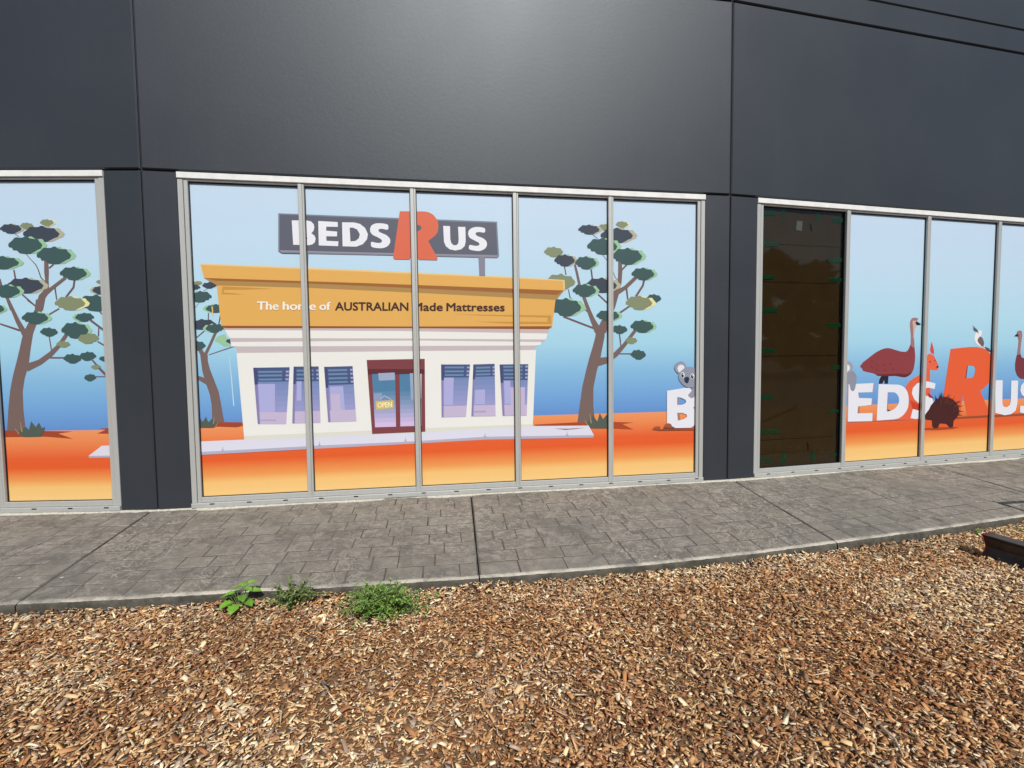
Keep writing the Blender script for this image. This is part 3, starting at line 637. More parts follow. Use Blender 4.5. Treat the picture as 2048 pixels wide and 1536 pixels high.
art('R', KG, fO, [(150, 275), (165, 330), (180, 390), (178, 440), (150, 430), (135, 415), (128, 380), (138, 320)], srgb(214, 84, 78))
art('R', KG, fO, [(34, 308), (54, 308), (60, 500), (40, 450)], srgb(160, 60, 66))
ell('R', KG, fO, 128, 535, 11, 9, srgb(50, 26, 30), 8); ell('R', KG, fO, 190, 518, 8, 7, srgb(50, 26, 30), 8)
art('R', KG, fO, [(200, 602), (236, 584), (238, 602), (222, 616)], srgb(50, 30, 36))
cLt = srgb(236, 238, 247); cLs = srgb(182, 148, 170)
art('R', LT, fN, [(100, 300), (635, 268), (658, 275), (640, 445), (612, 452), (320, 462), (335, 572), (600, 580), (618, 590), (605, 722), (318, 750), (305, 892), (615, 880), (628, 886), (622, 1050), (100, 1070)], cLs)
art('R', LT, fN, [(125, 290), (635, 268), (612, 452), (320, 462), (335, 572), (600, 580), (590, 715), (318, 745), (305, 890), (615, 880), (608, 1045), (110, 1055)], cLt)
art('R', LT, fN, [(320, 462), (360, 470), (352, 570), (335, 572)], srgb(176, 132, 176)); art('R', LT, fN, [(318, 745), (356, 742), (346, 888), (305, 890)], srgb(180, 128, 112))
dout = [(740, 290), (1150, 300), (1205, 318), (1250, 345), (1295, 390), (1330, 450), (1350, 530), (1355, 620), (1350, 700), (1340, 760), (1316, 825), (1280, 880), (1235, 930), (1180, 970), (1125, 998), (1060, 1010), (700, 1035)]
dhol = [(925, 455), (1050, 455), (1090, 472), (1120, 500), (1148, 548), (1160, 600), (1158, 645), (1145, 690), (1124, 733), (1090, 770), (1050, 802), (1000, 830), (905, 855)]
art('R', LT, fN, [dout, dhol], cLt); art('R', LT, fN, [(925, 455), (938, 456), (925, 850), (905, 855)], srgb(170, 120, 150))
art('R', EM, fN, [(930, 800), (950, 822), (1000, 830), (930, 850)], srgb(60, 26, 30))
art('R', LT, RAW, [(1871, 767), (1869, 778), (1856, 775), (1846, 778), (1842, 785), (1848, 790), (1863, 795), (1867, 803), (1863, 812), (1855, 824), (1843, 836), (1831, 838), (1821, 836), (1825.6, 818), (1842, 822.5), (1850, 815), (1846, 809), (1837, 806), (1828.6, 798.6), (1823.7, 787), (1825.6, 776), (1834, 767), (1845, 763), (1856, 763)], cLt)
art('R', KG, RAW, [(1855, 785), (1864, 792), (1868, 797), (1858, 795)], srgb(160, 50, 72))
art('R', KO, fN, [(60, 20), (180, 0), (250, 50), (285, 120), (290, 170), (275, 290), (258, 370), (240, 420), (200, 438), (165, 400), (140, 290), (60, 280)], srgb(146, 150, 164))
art('R', KO, fM, [(60, 860), (130, 880), (165, 920), (178, 960), (175, 1005), (150, 1050), (60, 1070)], srgb(160, 164, 180)); art('R', KO, fM, [(60, 920), (112, 945), (128, 985), (118, 1020), (85, 1055), (60, 1050)], srgb(238, 238, 246))
art('R', EM, fM, [(670, 1110), (785, 1110), (775, 1258), (718, 1260), (710, 1190), (680, 1258), (618, 1258), (628, 1190)], srgb(40, 38, 54))
art('R', EM, fM, [(295, 965), (350, 890), (410, 845), (480, 790), (545, 740), (600, 705), (660, 675), (720, 655), (770, 650), (820, 655), (900, 680), (1000, 710), (1070, 715), (1110, 695), (1135, 650), (1160, 585), (1230, 640), (1240, 780), (1236, 870), (1225, 950), (1212, 1010), (1190, 1060), (1160, 1100), (1120, 1130), (1085, 1146), (1050, 1150), (980, 1140), (900, 1125), (780, 1130), (600, 1125), (555, 1095), (520, 1080), (420, 1060), (350, 1040), (330, 995)], srgb(146, 66, 70))
art('R', EM, fM, [(560, 1098), (640, 1100), (800, 1095), (950, 1085), (1080, 1095), (1190, 1060), (1160, 1100), (1120, 1130), (1050, 1150), (980, 1140), (900, 1125), (780, 1130), (600, 1125)], srgb(110, 44, 54))
art('R', EM, fM, [(1160, 592), (1165, 450), (1158, 350), (1150, 280), (1150, 230), (1157, 185), (1185, 140), (1240, 128), (1295, 148), (1280, 168), (1265, 200), (1275, 260), (1240, 310), (1225, 400), (1222, 490), (1230, 645), (1195, 635)], srgb(164, 124, 126))
art('R', EM, fM, [(1192, 190), (1240, 175), (1262, 215), (1272, 262), (1240, 310), (1226, 400), (1222, 485), (1208, 485), (1205, 300)], srgb(214, 180, 164))
art('R', EM, fM, [(1240, 212), (1275, 198), (1335, 238), (1330, 256), (1270, 262), (1252, 240)], srgb(34, 34, 50))
for x, y in ((510, 860), (590, 900), (710, 910), (820, 890), (500, 940), (585, 990), (730, 1000), (860, 980)):
    stroke('R', EM, fM, [(x, y, 7), (x - 14, y + 30, 14), (x + 28, y + 44, 7)], srgb(112, 46, 54))
art('R', LT, fO, [[(390, 370), (560, 352), (650, 345), (730, 345), (795, 358), (840, 375), (875, 405), (900, 440), (922, 488), (935, 540), (938, 590), (935, 640), (922, 700), (900, 760), (880, 802), (850, 840), (815, 876), (770, 905), (893, 1200), (605, 1228), (548, 955), (510, 1228), (258, 1228)],
                  [(600, 590), (620, 582), (690, 590), (705, 620), (705, 650), (690, 710), (675, 730), (660, 740), (580, 745)]], srgb(237, 100, 58))
art('R', LT, fO, [(600, 590), (612, 586), (592, 744), (578, 745)], srgb(122, 66, 60))
art('R', KB, fO, [(715, 160), (740, 138), (775, 132), (792, 150), (785, 190), (765, 220), (800, 280), (830, 345), (770, 338), (720, 305), (697, 260), (694, 220), (705, 185)], srgb(242, 243, 244))
art('R', KB, fO, [(740, 240), (765, 210), (795, 225), (812, 262), (820, 300), (810, 345), (780, 330), (745, 290), (734, 265)], srgb(120, 100, 100))
art('R', KB, fO, [(670, 65), (700, 95), (735, 128), (756, 185), (742, 165), (712, 150), (690, 140), (672, 100), (694, 118)], srgb(98, 98, 108))
art('R', KB, fO, [(825, 338), (880, 362), (900, 390), (915, 420), (850, 388)], srgb(92, 82, 88))
art('R', 'printed_ground_shadow', fO, [(60, 1385), (300, 1372), (500, 1372), (420, 1395), (200, 1410), (60, 1408)], srgb(170, 72, 40))
re_ = random.Random(5)
art('R', EC, fO, [(60, 1215), (110, 1150), (140, 1090), (180, 1045), (230, 1005), (290, 985), (345, 985), (400, 1005), (440, 1035), (470, 1070), (492, 1110), (500, 1160), (490, 1215), (470, 1250), (430, 1290), (420, 1370), (380, 1380), (335, 1330), (250, 1325), (230, 1380), (180, 1390), (155, 1360), (150, 1285), (60, 1268)], srgb(74, 36, 36))
for k in range(70):
    a = re_.uniform(-2.45, .55); rr = re_.uniform(.45, 1.0)
    cx, cyy = 320 + math.cos(a) * 170 * rr, 1160 + math.sin(a) * 165 * rr
    da = a * .55 - .25 + re_.uniform(-.15, .15); L_ = re_.uniform(55, 95)
    stroke('R', EC, fO, [(cx, cyy, 13), (cx + math.cos(da) * L_, cyy + math.sin(da) * L_, 1.5)], srgb(*re_.choice(((74, 36, 36), (74, 36, 36), (98, 54, 46), (58, 28, 30)))))
art('R', EM, fO, [(1240, 440), (1280, 430), (1300, 480), (1340, 492), (1440, 470), (1560, 520), (1640, 640), (1560, 740), (1331, 755), (1280, 748), (1240, 705), (1218, 640), (1216, 560), (1228, 490)], srgb(124, 56, 66))
art('R', EM, fO, [(1238, 150), (1270, 132), (1300, 142), (1306, 200), (1292, 300), (1285, 360), (1282, 432), (1240, 450), (1256, 330), (1262, 260), (1250, 215)], srgb(166, 122, 126))
art('R', EM, fO, [(1203, 208), (1240, 172), (1262, 196), (1250, 212)], srgb(46, 42, 56))
art('R', LT, fO, [(1000, 770), (1055, 770), (1050, 1060), (1058, 1092), (1070, 1110), (1110, 1115), (1145, 1090), (1158, 1040), (1165, 775), (1252, 775), (1245, 1020), (1240, 1080), (1220, 1160), (1160, 1205), (1080, 1218), (960, 1190), (960, 770)], cLt)
art('R', LT, fO, [(1470, 800), (1400, 775), (1331, 790), (1290, 840), (1280, 900), (1300, 960), (1340, 985), (1400, 1010), (1410, 1060), (1370, 1100), (1280, 1098), (1275, 1180), (1340, 1200), (1440, 1190), (1500, 1120), (1500, 1020), (1440, 950), (1380, 910), (1390, 860), (1465, 880)], cLt)

# ------------------------------------------------------------------ windows
KA = 0.80                                                  # print albedo scale
HZ = {'L': on_wall(120, 861, 'L', PD)[1], 'C': on_wall(900, 836, 'C', PD)[1], 'R': on_wall(1820, 806, 'R', PD)[1]}
Z_GT, Z_GB = 3.192, 0.118                                  # glass top and bottom
def zpx(b, x, y): return on_wall(x, y, b, PD)[1]
RED = {'L': zpx('L', 100, 930), 'C': zpx('C', 900, 897), 'R': zpx('R', 1820, 853)}
AMB = {'L': zpx('L', 100, 967), 'C': zpx('C', 900, 937), 'R': zpx('R', 1820, 885)}
def grad(b):
    hz = HZ[b]
    return [(Z_GT + .02, (203, 226, 247)), (2.55, (198, 227, 247)), (1.95, (184, 226, 245)), (1.62, (170, 219, 241)), (hz + .45, (136, 190, 230)), (hz + .18, (116, 168, 224)), (hz + .0, (102, 150, 214)),
            (hz - .0005, (243, 158, 104)), (hz - .12, (240, 140, 84)), (RED[b] + .06, (234, 100, 52)), (RED[b] - .03, (234, 98, 46)), (AMB[b] + .035, (243, 160, 88)), (AMB[b] - .04, (249, 200, 124)), (Z_GB - .02, (250, 209, 138))]
def clip_tri(tri, s0, s1, z0, z1):
    poly = list(tri)
    for ax, lim, sg in ((0, s0, 1), (0, s1, -1), (1, z0, 1), (1, z1, -1)):
        out = []
        for i in range(len(poly)):
            a, c = poly[i], poly[(i + 1) % len(poly)]
            ia, ic = (a[ax] - lim) * sg >= 0, (c[ax] - lim) * sg >= 0
            if ia: out.append(a)
            if ia != ic:
                t = (lim - a[ax]) / (c[ax] - a[ax]); out.append((a[0] + (c[0] - a[0]) * t, a[1] + (c[1] - a[1]) * t))
        poly = out
        if not poly: return []
    return poly
TRI = []
for (b, el, loops, c) in ART:
    if isinstance(loops, tuple):
        pt, tr = loops; TRI.append((b, el, [tuple(pt[i] for i in t) for t in tr], c)); continue
    flat = [p for l in loops for p in l]
    tr = tessellate_polygon([[Vector((s, z, 0)) for s, z in l] for l in loops])
    TRI.append((b, el, [tuple(flat[i] for i in t) for t in tr], c))
PLAIN = {'printed_tree': 'printed gum tree', 'printed_shopfront': 'printed drawing of a small white shop with yellow roof'}
BARS = {'L': [-7.50, -6.42, -5.335, -4.262], 'C': [-1.340, -0.248, 0.821, 1.879], 'R': [4.962, 6.226, 7.444, 8.70]}
WL = {'L': 'leftmost shop window printed with a lone gum tree on orange ground', 'C': 'middle five-pane shop window printed with a white shop under a yellow roof',
      'R': 'right shop window with one dark pane and animals printed among giant letters'}
for b in 'LCR':
    s0, s1 = WIN[b]
    w = thing('shop_window', WL[b], 'window', P(b, (s0 + s1) / 2, 0, 0), 'shop windows along the facade')
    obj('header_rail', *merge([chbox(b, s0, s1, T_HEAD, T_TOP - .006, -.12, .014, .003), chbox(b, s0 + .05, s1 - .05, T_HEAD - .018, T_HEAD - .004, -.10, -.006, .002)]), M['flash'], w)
    obj('sill_rail', *merge([chbox(b, s0 + .08, s1 - .08, .062, Z_GB - .006, -.10, -.004, .003), chbox(b, s0, s1, .014, .060, -.12, .020, .004)]), M['alu'], w)
    k = 0; s = s0 + .17
    while s < s1 - .1:
        obj('weep_slot', *chbox(b, s, s + .045, .044, .0555, .010, .0225, .001), M['black'], w); s += .345
    for (a, c, sg) in ((s0, s0 + .088, 1), (s1 - .088, s1, -1)):
        mid = a + .05 if sg > 0 else c - .05
        obj('jamb', *merge([chbox(b, a, mid - .002, .061, T_HEAD - .002, -.12, .001, .003), chbox(b, mid + .002, c, .061, T_HEAD - .002, -.12, -.004, .003)] if sg > 0 else
                           [chbox(b, a, mid - .002, .061, T_HEAD - .002, -.12, -.004, .003), chbox(b, mid + .002, c, .061, T_HEAD - .002, -.12, .001, .003)]), M['alu'], w)
    for s in BARS[b]:
        obj('mullion', *merge([chbox(b, s - .029, s + .010, .061, T_HEAD - .002, -.10, .003, .004), chbox(b, s + .0105, s + .029, .061, T_HEAD - .002, -.10, .001, .004)]), M['alu'], w)
    edges = [s0 + .088] + [x for s in BARS[b] for x in (s - .029, s + .029)] + [s1 - .088]
    for i in range(0, len(edges), 2):
        a, c = edges[i], edges[i + 1]
        # gasket round the glass
        gk = [chbox(b, a, a + .007, Z_GB - .006, Z_GT + .026, -.05, PD + .012, .001), chbox(b, c - .007, c, Z_GB - .006, Z_GT + .026, -.05, PD + .012, .001), chbox(b, a, c, Z_GB - .008, Z_GB, -.05, PD + .011, .001), chbox(b, a, c, Z_GT, Z_GT + .012, -.05, PD + .011, .001)]
        if b == 'R' and i == 0:
            pane = obj('window_pane', *chbox(b, a + .001, c - .001, Z_GB - .004, Z_GT + .006, PD - .006, PD, .0005), M['glass'], w)
            pane['label'] = 'unprinted dark glass pane'
            obj('gasket', *merge(gk), M['black'], pane); DARK = (a, c); continue
        gr = grad(b); V, Fc, Cc = [], [], []
        for (z, col) in gr:
            for s in (a + .001, c - .001): V.append(P(b, s, PD, z)); Cc.append(srgb(*col, KA))
        for q in range(len(gr) - 1): Fc.append((2 * q, 2 * q + 2, 2 * q + 3, 2 * q + 1))
        # back of the pane
        n = len(V)
        V += [P(b, a + .001, PD - .006, Z_GB - .02), P(b, c - .001, PD - .006, Z_GB - .02), P(b, c - .001, PD - .006, Z_GT + .02), P(b, a + .001, PD - .006, Z_GT + .02)]; Cc += [gray(.2)] * 4
        Fc += [(n, n + 3, n + 2, n + 1), (n, n + 1, n - 1, n - 2), (n + 1, n + 2, 1, n - 1), (n + 2, n + 3, 0, 1), (n + 3, n, n - 2, 0)]
        pane = obj('window_pane', V, Fc, M['film'], w, cols=Cc)
        obj('gasket', *merge(gk), M['black'], pane)
        els = {}
        for li, (bb, el, tris, col) in enumerate(TRI):
            if bb != b: continue
            for t in tris:
                q = clip_tri(t, a + .007, c - .007, Z_GB, Z_GT)
                if len(q) >= 3: els.setdefault(el, []).append((q, tuple(x * KA for x in col), li))
        lo = min((x[2] for e in els.values() for x in e), default=0)
        for el, lst in els.items():
            V, Fc, Cc = [], [], []
            for q, col, li in lst:
                n = len(V); V += [P(b, s, PD + .0004 + (li - lo) * .000022, z) for s, z in q]; Cc += [col] * len(q)
                ar = sum(q[j][0] * q[(j + 1) % len(q)][1] - q[(j + 1) % len(q)][0] * q[j][1] for j in range(len(q)))
                Fc.append(tuple(range(n, n + len(q))) if ar > 0 else tuple(range(n + len(q) - 1, n - 1, -1)))
            o = obj(el, V, Fc, M['film'], pane, cols=Cc)
            if el in PLAIN: o['label'] = PLAIN[el]

# ------------------------------------------------------------------ cardboard taped up behind the dark pane
a, c = DARK
CD = PD - .012
cb = thing('cardboard_screen', 'brown cardboard sheets fixed with green tape behind the dark glass pane', 'cardboard', P('R', (a + c) / 2, CD - .02, Z_GB))
zj = [zpx('R', 1610, 933 + 30), zpx('R', 1610, 877), zpx('R', 1610, 712), zpx('R', 1610, 566), zpx('R', 1610, 491), zpx('R', 1610, 422)]
for i in range(5):
    z0, z1 = zj[i], zj[i + 1]
    V = []; n = 10; off = -.003 * (i % 2) - .006
    for j in range(n + 1):
        s = a + .01 + (c - a - .045) * j / n
        for z in (z0 + (.007 if i else 0), z1 - (.0 if i < 4 else .03 * math.sin(j / n * 3.1) * (.6 + .4 * (j % 2)))): V.append(P('R', s, CD + off + .002 * math.sin(j * 1.3 + i), z))
    obj('cardboard_sheet', V, [(2 * j, 2 * j + 2, 2 * j + 3, 2 * j + 1) for j in range(n)], M['card'], cb)
fT, fU = zf(1380, 360, 3.84), zf(1380, 620, 3.84)
TP = [(fT, t) for t in ((555, 235, 660, 272), (702, 228, 735, 278), (967, 240, 995, 310), (1095, 292, 1180, 328), (555, 475, 680, 508), (1058, 600, 1175, 632), (550, 728, 648, 760), (1070, 752, 1170, 783), (548, 985, 672, 1018), (1058, 1100, 1165, 1132), (545, 1295, 648, 1327), (1080, 1422, 1165, 1452))] + \
     [(fU, t) for t in ((540, 655, 640, 685), (1060, 765, 1150, 790), (530, 915, 692, 950), (1080, 1100, 1130, 1122), (702, 1095, 735, 1190), (930, 1083, 958, 1165), (530, 1138, 628, 1168))]
for f, (x0, y0, x1, y1) in TP:
    V = [P('R', *(lambda q: (q[0], CD - .001, q[1]))(on_wall(*f([pt])[0], 'R', CD))) for pt in ((x0, y1), (x1, y1 - 3), (x1, y0), (x0, y0 + 3))]
    tp = obj('tape_strip', V, [(0, 1, 2, 3)], M['tape'], cb)
    IV, IF = [], []; ver = (y1 - y0) > (x1 - x0); n = 7
    for j in range(n):
        for (u0, v0, u1, v1) in ((.1, .25, .3, .75), (.3, .6 if j % 2 else .25, .75, .78 if j % 2 else .43)):
            uu = [(j + .15 + u0 * .8) / n, (j + .15 + u1 * .8) / n]
            box = [(uu[0], v0), (uu[1], v0), (uu[1], v1), (uu[0], v1)]
            pts = [(x0 + (x1 - x0) * (v if ver else u), y0 + (y1 - y0) * (u if ver else v)) for u, v in box]
            nn = len(IV); IV += [P('R', *(lambda q: (q[0], CD - .0004, q[1]))(on_wall(*f([pt])[0], 'R', CD))) for pt in pts]; IF.append((nn + 3, nn + 2, nn + 1, nn))
    obj('tape_print', IV, IF, M['tapeink'], tp)['kind'] = 'stuff'
V = [P('R', *(lambda q: (q[0], CD - .0012, q[1]))(on_wall(*fT([pt])[0], 'R', CD))) for pt in ((815, 385), (860, 390), (866, 318), (822, 312))]
obj('paper_label', V, [(0, 1, 2, 3)], M['paper'], cb)
for f, pts in ((fT, ((920, 340), (932, 332), (940, 390), (929, 394))), (fU, ((897, 1024), (908, 1016), (914, 1076), (904, 1080)))):
    V = [P('R', *(lambda q: (q[0], CD - .0008, q[1]))(on_wall(*f([pt])[0], 'R', CD))) for pt in pts]
    obj('handwritten_number', V, [(3, 2, 1, 0)], M['ink'], cb)

# ------------------------------------------------------------------ steel barrier at the right edge of the bed
pA = on_level(1960, 1117, MULCH_Z - .01); pB = on_level(2048, 1146, MULCH_Z - .01)
dv = (pB - pA); dv.z = 0; dv.normalize(); nv = Vector((dv.y, -dv.x, 0))
if nv.y > 0: nv = -nv
st = thing('steel_barrier', 'low black steel channel with dark red end at the right edge of the bark', 'barrier', pA)
top = .205
sec = [(0, 0), (-.052, .075), (-.056, .10), (-.03, .17), (0.0, top - .004), (-.006, top), (-.115, top), (-.12, top - .006), (-.12, 0)]   # outward offset, height
def prism(x0, x1, mat, name):
    V = []; n = len(sec)
    for x in (x0, x1):
        for (o_, z) in sec: V.append(pA + dv * x + nv * (o_ + .0) + Vector((0, 0, z)))
    F_ = [(i, (i + 1) % n, n + (i + 1) % n, n + i) for i in range(n)] + [tuple(range(n - 1, -1, -1)), tuple(range(n, 2 * n))]
    return obj(name, V, F_, mat, st)
prism(0, .028, M['redsteel'], 'end_band'); prism(.029, 2.3, M['steel'], 'channel')
def bar(p, q, r, mat, name, parent, n=8):
    ax = (q - p).normalized(); u = ax.orthogonal().normalized(); v = ax.cross(u); V = []
    for e in (p, q):
        for i in range(n): V.append(e + u * r * math.cos(2 * math.pi * i / n) + v * r * math.sin(2 * math.pi * i / n))
    return obj(name, V, [(i, (i + 1) % n, n + (i + 1) % n, n + i) for i in range(n)] + [tuple(range(n - 1, -1, -1)), tuple(range(n, 2 * n))], mat, parent, smooth=False)
s_, d_ = on_path(1999, 1007, 'R'); apex = P('R', s_, d_, -SLOPE * d_) + SUN * .8
s2, d2 = on_path(2090, 1001, 'R'); e1 = P('R', s2, d2, -SLOPE * d2) + SUN * .95
s3, d3 = on_path(2110, 1040, 'R'); e2 = P('R', s3, d3, -SLOPE * d3) + SUN * .62
foot = pA + dv * 1.25 + nv * -.06
bar(apex, e1, .022, M['steel'], 'brace', st); bar(apex, e2, .022, M['steel'], 'brace', st)
bar(foot + Vector((0, 0, .2)), e2, .024, M['steel'], 'post', st); bar(e2, e1, .024, M['steel'], 'brace', st)

# ------------------------------------------------------------------ wood chip mulch
def kerb_y(x):
    best = None
    xs, ys = [], []
    for b in 'LCR':
        for (s, d) in KSD[b]:
            p = P(b, s, d, 0); xs.append(p.x); ys.append(p.y)
    return np.interp(x, xs, ys)
def chips(n, x0, x1, y0, y1, lo=.6):
    x = RNG.uniform(x0, x1, n); y = RNG.uniform(y0, y1, n)
    ky = kerb_y(x); ok = y < ky - .012; x, y, ky = x[ok], y[ok], ky[ok]; n = len(x)
    L = np.clip(RNG.lognormal(math.log(.0205), .45, n), .008, .075); Wd = np.clip(L * RNG.uniform(.22, .62, n), .005, .022); T = RNG.uniform(.0015, .0045, n)
    thin = RNG.random(n) < .13; L[thin] *= 1.7; Wd[thin] = RNG.uniform(.003, .006, thin.sum())
    az = RNG.uniform(0, 2 * math.pi, n); tl = RNG.normal(0, .30, n); ro = RNG.normal(0, .35, n)
    zb = np.array([und(a, b) for a, b in zip(x, y)]) + MULCH_Z + RNG.uniform(-.008, .014, n) + (np.clip(.16 - (ky - y), 0, .16)) * np.array([.08 + .26 * max(0, noise.noise(Vector((a * 1.7, 5, 0)))) + .12 * noise.noise(Vector((a * 6, 2, 0))) for a in x])
    e1 = np.stack([np.cos(az) * np.cos(tl), np.sin(az) * np.cos(tl), np.sin(tl)], 1)
    a2 = np.stack([-np.sin(az), np.cos(az), np.zeros(n)], 1); a3 = np.cross(e1, a2)
    e2 = a2 * np.cos(ro)[:, None] + a3 * np.sin(ro)[:, None]; e3 = np.cross(e1, e2)
    c = np.stack([x, y, zb + np.abs(np.sin(tl)) * L * .3], 1)
    V = np.empty((n, 8, 3))
    k = 0
    for sz in (-.5, .5):
        for (sx, sy) in ((-.5, -.5), (.5, -.5), (.5, .5), (-.5, .5)):
            jx = sx * RNG.uniform(.65, 1.1, n); jy = sy * RNG.uniform(.45, 1.15, n)
            V[:, k] = c + e1 * (jx * L)[:, None] + e2 * (jy * Wd)[:, None] + e3 * (sz * T)[:, None]; k += 1
    pal = np.array([srgb(*q) for q in ((190, 138, 88), (174, 118, 70), (204, 156, 106), (160, 104, 62), (138, 86, 52), (222, 184, 134), (236, 210, 162), (242, 226, 192), (160, 138, 120), (186, 162, 142), (110, 70, 46), (212, 164, 100))])
    wt = np.array([.16, .15, .14, .12, .07, .10, .06, .04, .04, .04, .04, .04]); wt /= wt.sum()
    idx = RNG.choice(len(pal), n, p=wt)
    near = np.clip(1 - (ky - y) / .42, 0, 1); pat = np.array([noise.noise(Vector((a * 1.1, b * 1.5, 4))) for a, b in zip(x, y)])
    dry = RNG.random(n) < (near * .5 + np.clip(pat * 1.6 - .1, 0, .7)); idx[dry] = RNG.choice([5, 6, 7, 8, 9, 2], dry.sum(), p=[.25, .18, .12, .17, .16, .12])
    cc = pal[idx] * RNG.uniform(.72, 1.12, n)[:, None]
    cc = (cc * .86 + cc.mean(1, keepdims=True) * .14) * np.array([1.21, 1.20, 1.12])
    pat2 = np.array([noise.noise(Vector((a * .7 + 9, b * 1.0, 8))) for a, b in zip(x, y)])
    cc = cc * (1 - np.clip(pat2 * 1.5, 0, 1)[:, None] * np.array([.10, .20, .28]))
    cc = cc * (1 - .18 * np.clip(-pat * 1.8, 0, 1))[:, None]
    return V, cc
def build_chips(name, V, cc):
    n = len(V); Q = np.array([(4, 5, 6, 7), (0, 1, 5, 4), (1, 2, 6, 5), (2, 3, 7, 6), (3, 0, 4, 7)])
    idx = (Q[None] + (np.arange(n) * 8)[:, None, None]).reshape(-1)
    me = bpy.data.meshes.new(name); me.vertices.add(n * 8); me.vertices.foreach_set('co', V.reshape(-1).astype('f'))
    me.loops.add(n * 20); me.loops.foreach_set('vertex_index', idx.astype('i'))
    me.polygons.add(n * 5); me.polygons.foreach_set('loop_start', (np.arange(n * 5) * 4).astype('i')); me.polygons.foreach_set('loop_total', np.full(n * 5, 4, 'i'))
    me.materials.append(M['chips'])
    at_ = me.color_attributes.new('Col', 'FLOAT_COLOR', 'POINT')
    C4 = np.ones((n, 8, 4), 'f'); C4[:, :, :3] = cc[:, None, :]; at_.data.foreach_set('color', C4.reshape(-1))
    me.update(); me.validate()
    o = bpy.data.objects.new(name, me); COL.objects.link(o); return o
Va, ca = chips(195000, -4.6, 7.2, -3.95, -.55); Vb, cb2 = chips(16000, -8.5, 12.5, -7.4, -3.9); Vc, cc3 = chips(3500, -8.5, -4.6, -3.9, -.9); Vd, cd4 = chips(3500, 7.2, 12.0, -3.9, -.4)
wc = build_chips('bark_chips', np.concatenate([Va, Vb, Vc, Vd]), np.concatenate([ca, cb2, cc3, cd4]))
tag(wc, 'brown and tan wood chip mulch spread over the garden bed', 'mulch', kind='stuff')

# ------------------------------------------------------------------ weeds along the kerb
def leaf(V, Fc, Cc, p, dirv, L, Wd, col, droop=.3, lobes=False):
    ax = dirv.normalized(); side = ax.cross(ZZ)
    if side.length < .1: side = Vector((1, 0, 0))
    side.normalize(); up = side.cross(ax).normalized()
    prof = [(0, .04), (.25, .75), (.5, 1), (.78, .7), (1, .04)] if not lobes else [(0, .1), (.12, .8), (.22, .62), (.36, 1.05), (.5, .66), (.68, .8), (.8, .42), (1, .05)]
    n0 = len(V)
    for u, w in prof:
        c = p + ax * L * u + Vector((0, 0, -droop * L * u * u))
        fold = .12 * Wd
        V += [c - side * Wd * w * .5 + up * fold * w, c, c + side * Wd * w * .5 + up * fold * w]
        k = random.uniform(.85, 1.15); Cc += [tuple(x * k for x in col)] * 3
    for i in range(len(prof) - 1):
        a = n0 + i * 3; Fc += [(a, a + 1, a + 4, a + 3), (a + 1, a + 2, a + 5, a + 4)]
def weed(name, label, px, py, n_stem, spread, height, leafL, leafW, cols, per, seed, flat=1.0):
    random.seed(seed)
    z0 = MULCH_Z; p0 = on_level(px, py, z0); p0.z = z0 + und(p0.x, p0.y)
    t = thing(name, label, 'weed', p0, 'weeds along the kerb')
    SV, SF = [], []; V, Fc, Cc = [], [], []
    for k in range(n_stem):
        a = random.uniform(0, 2 * math.pi); r = random.random() ** .6 * spread * random.choice((.7, .8, 1, 1, 1.25))
        end = p0 + Vector((math.cos(a) * r, math.sin(a) * r * .55 * flat, height * random.uniform(.15, 1.15) * (1 - .4 * min(1, r / spread))))
        st0 = p0 + Vector((math.cos(a) * r * .3, math.sin(a) * r * .2, 0))
        prev = None
        for j in range(5):
            u = j / 4; c = st0.lerp(end, u) + Vector((0, 0, height * .18 * math.sin(u * 3.1)))
            ring = len(SV)
            for q in range(3): SV.append(c + Vector((math.cos(q * 2.1), math.sin(q * 2.1), 0)) * .0016 * (1.2 - u * .6))
            if prev is not None:
                for q in range(3): SF.append((prev + q, prev + (q + 1) % 3, ring + (q + 1) % 3, ring + q))
            prev = ring
            for _ in range(per if j else 1):
                d = Vector((random.uniform(-1, 1), random.uniform(-1, 1), random.uniform(-.15, .75)))
                leaf(V, Fc, Cc, c, d, leafL * random.uniform(.6, 1.2), leafW * random.uniform(.7, 1.2), random.choice(cols), .25)
    obj('stem', SV, SF, M['stem'], t); obj('foliage', V, Fc, M['leaf'], t, cols=Cc)
    return t
GRN = [srgb(108, 144, 58), srgb(88, 124, 46), srgb(128, 160, 74), srgb(70, 102, 40), srgb(140, 160, 92)]
DUL = [srgb(112, 134, 72), srgb(92, 112, 58), srgb(146, 150, 98), srgb(78, 98, 50)]
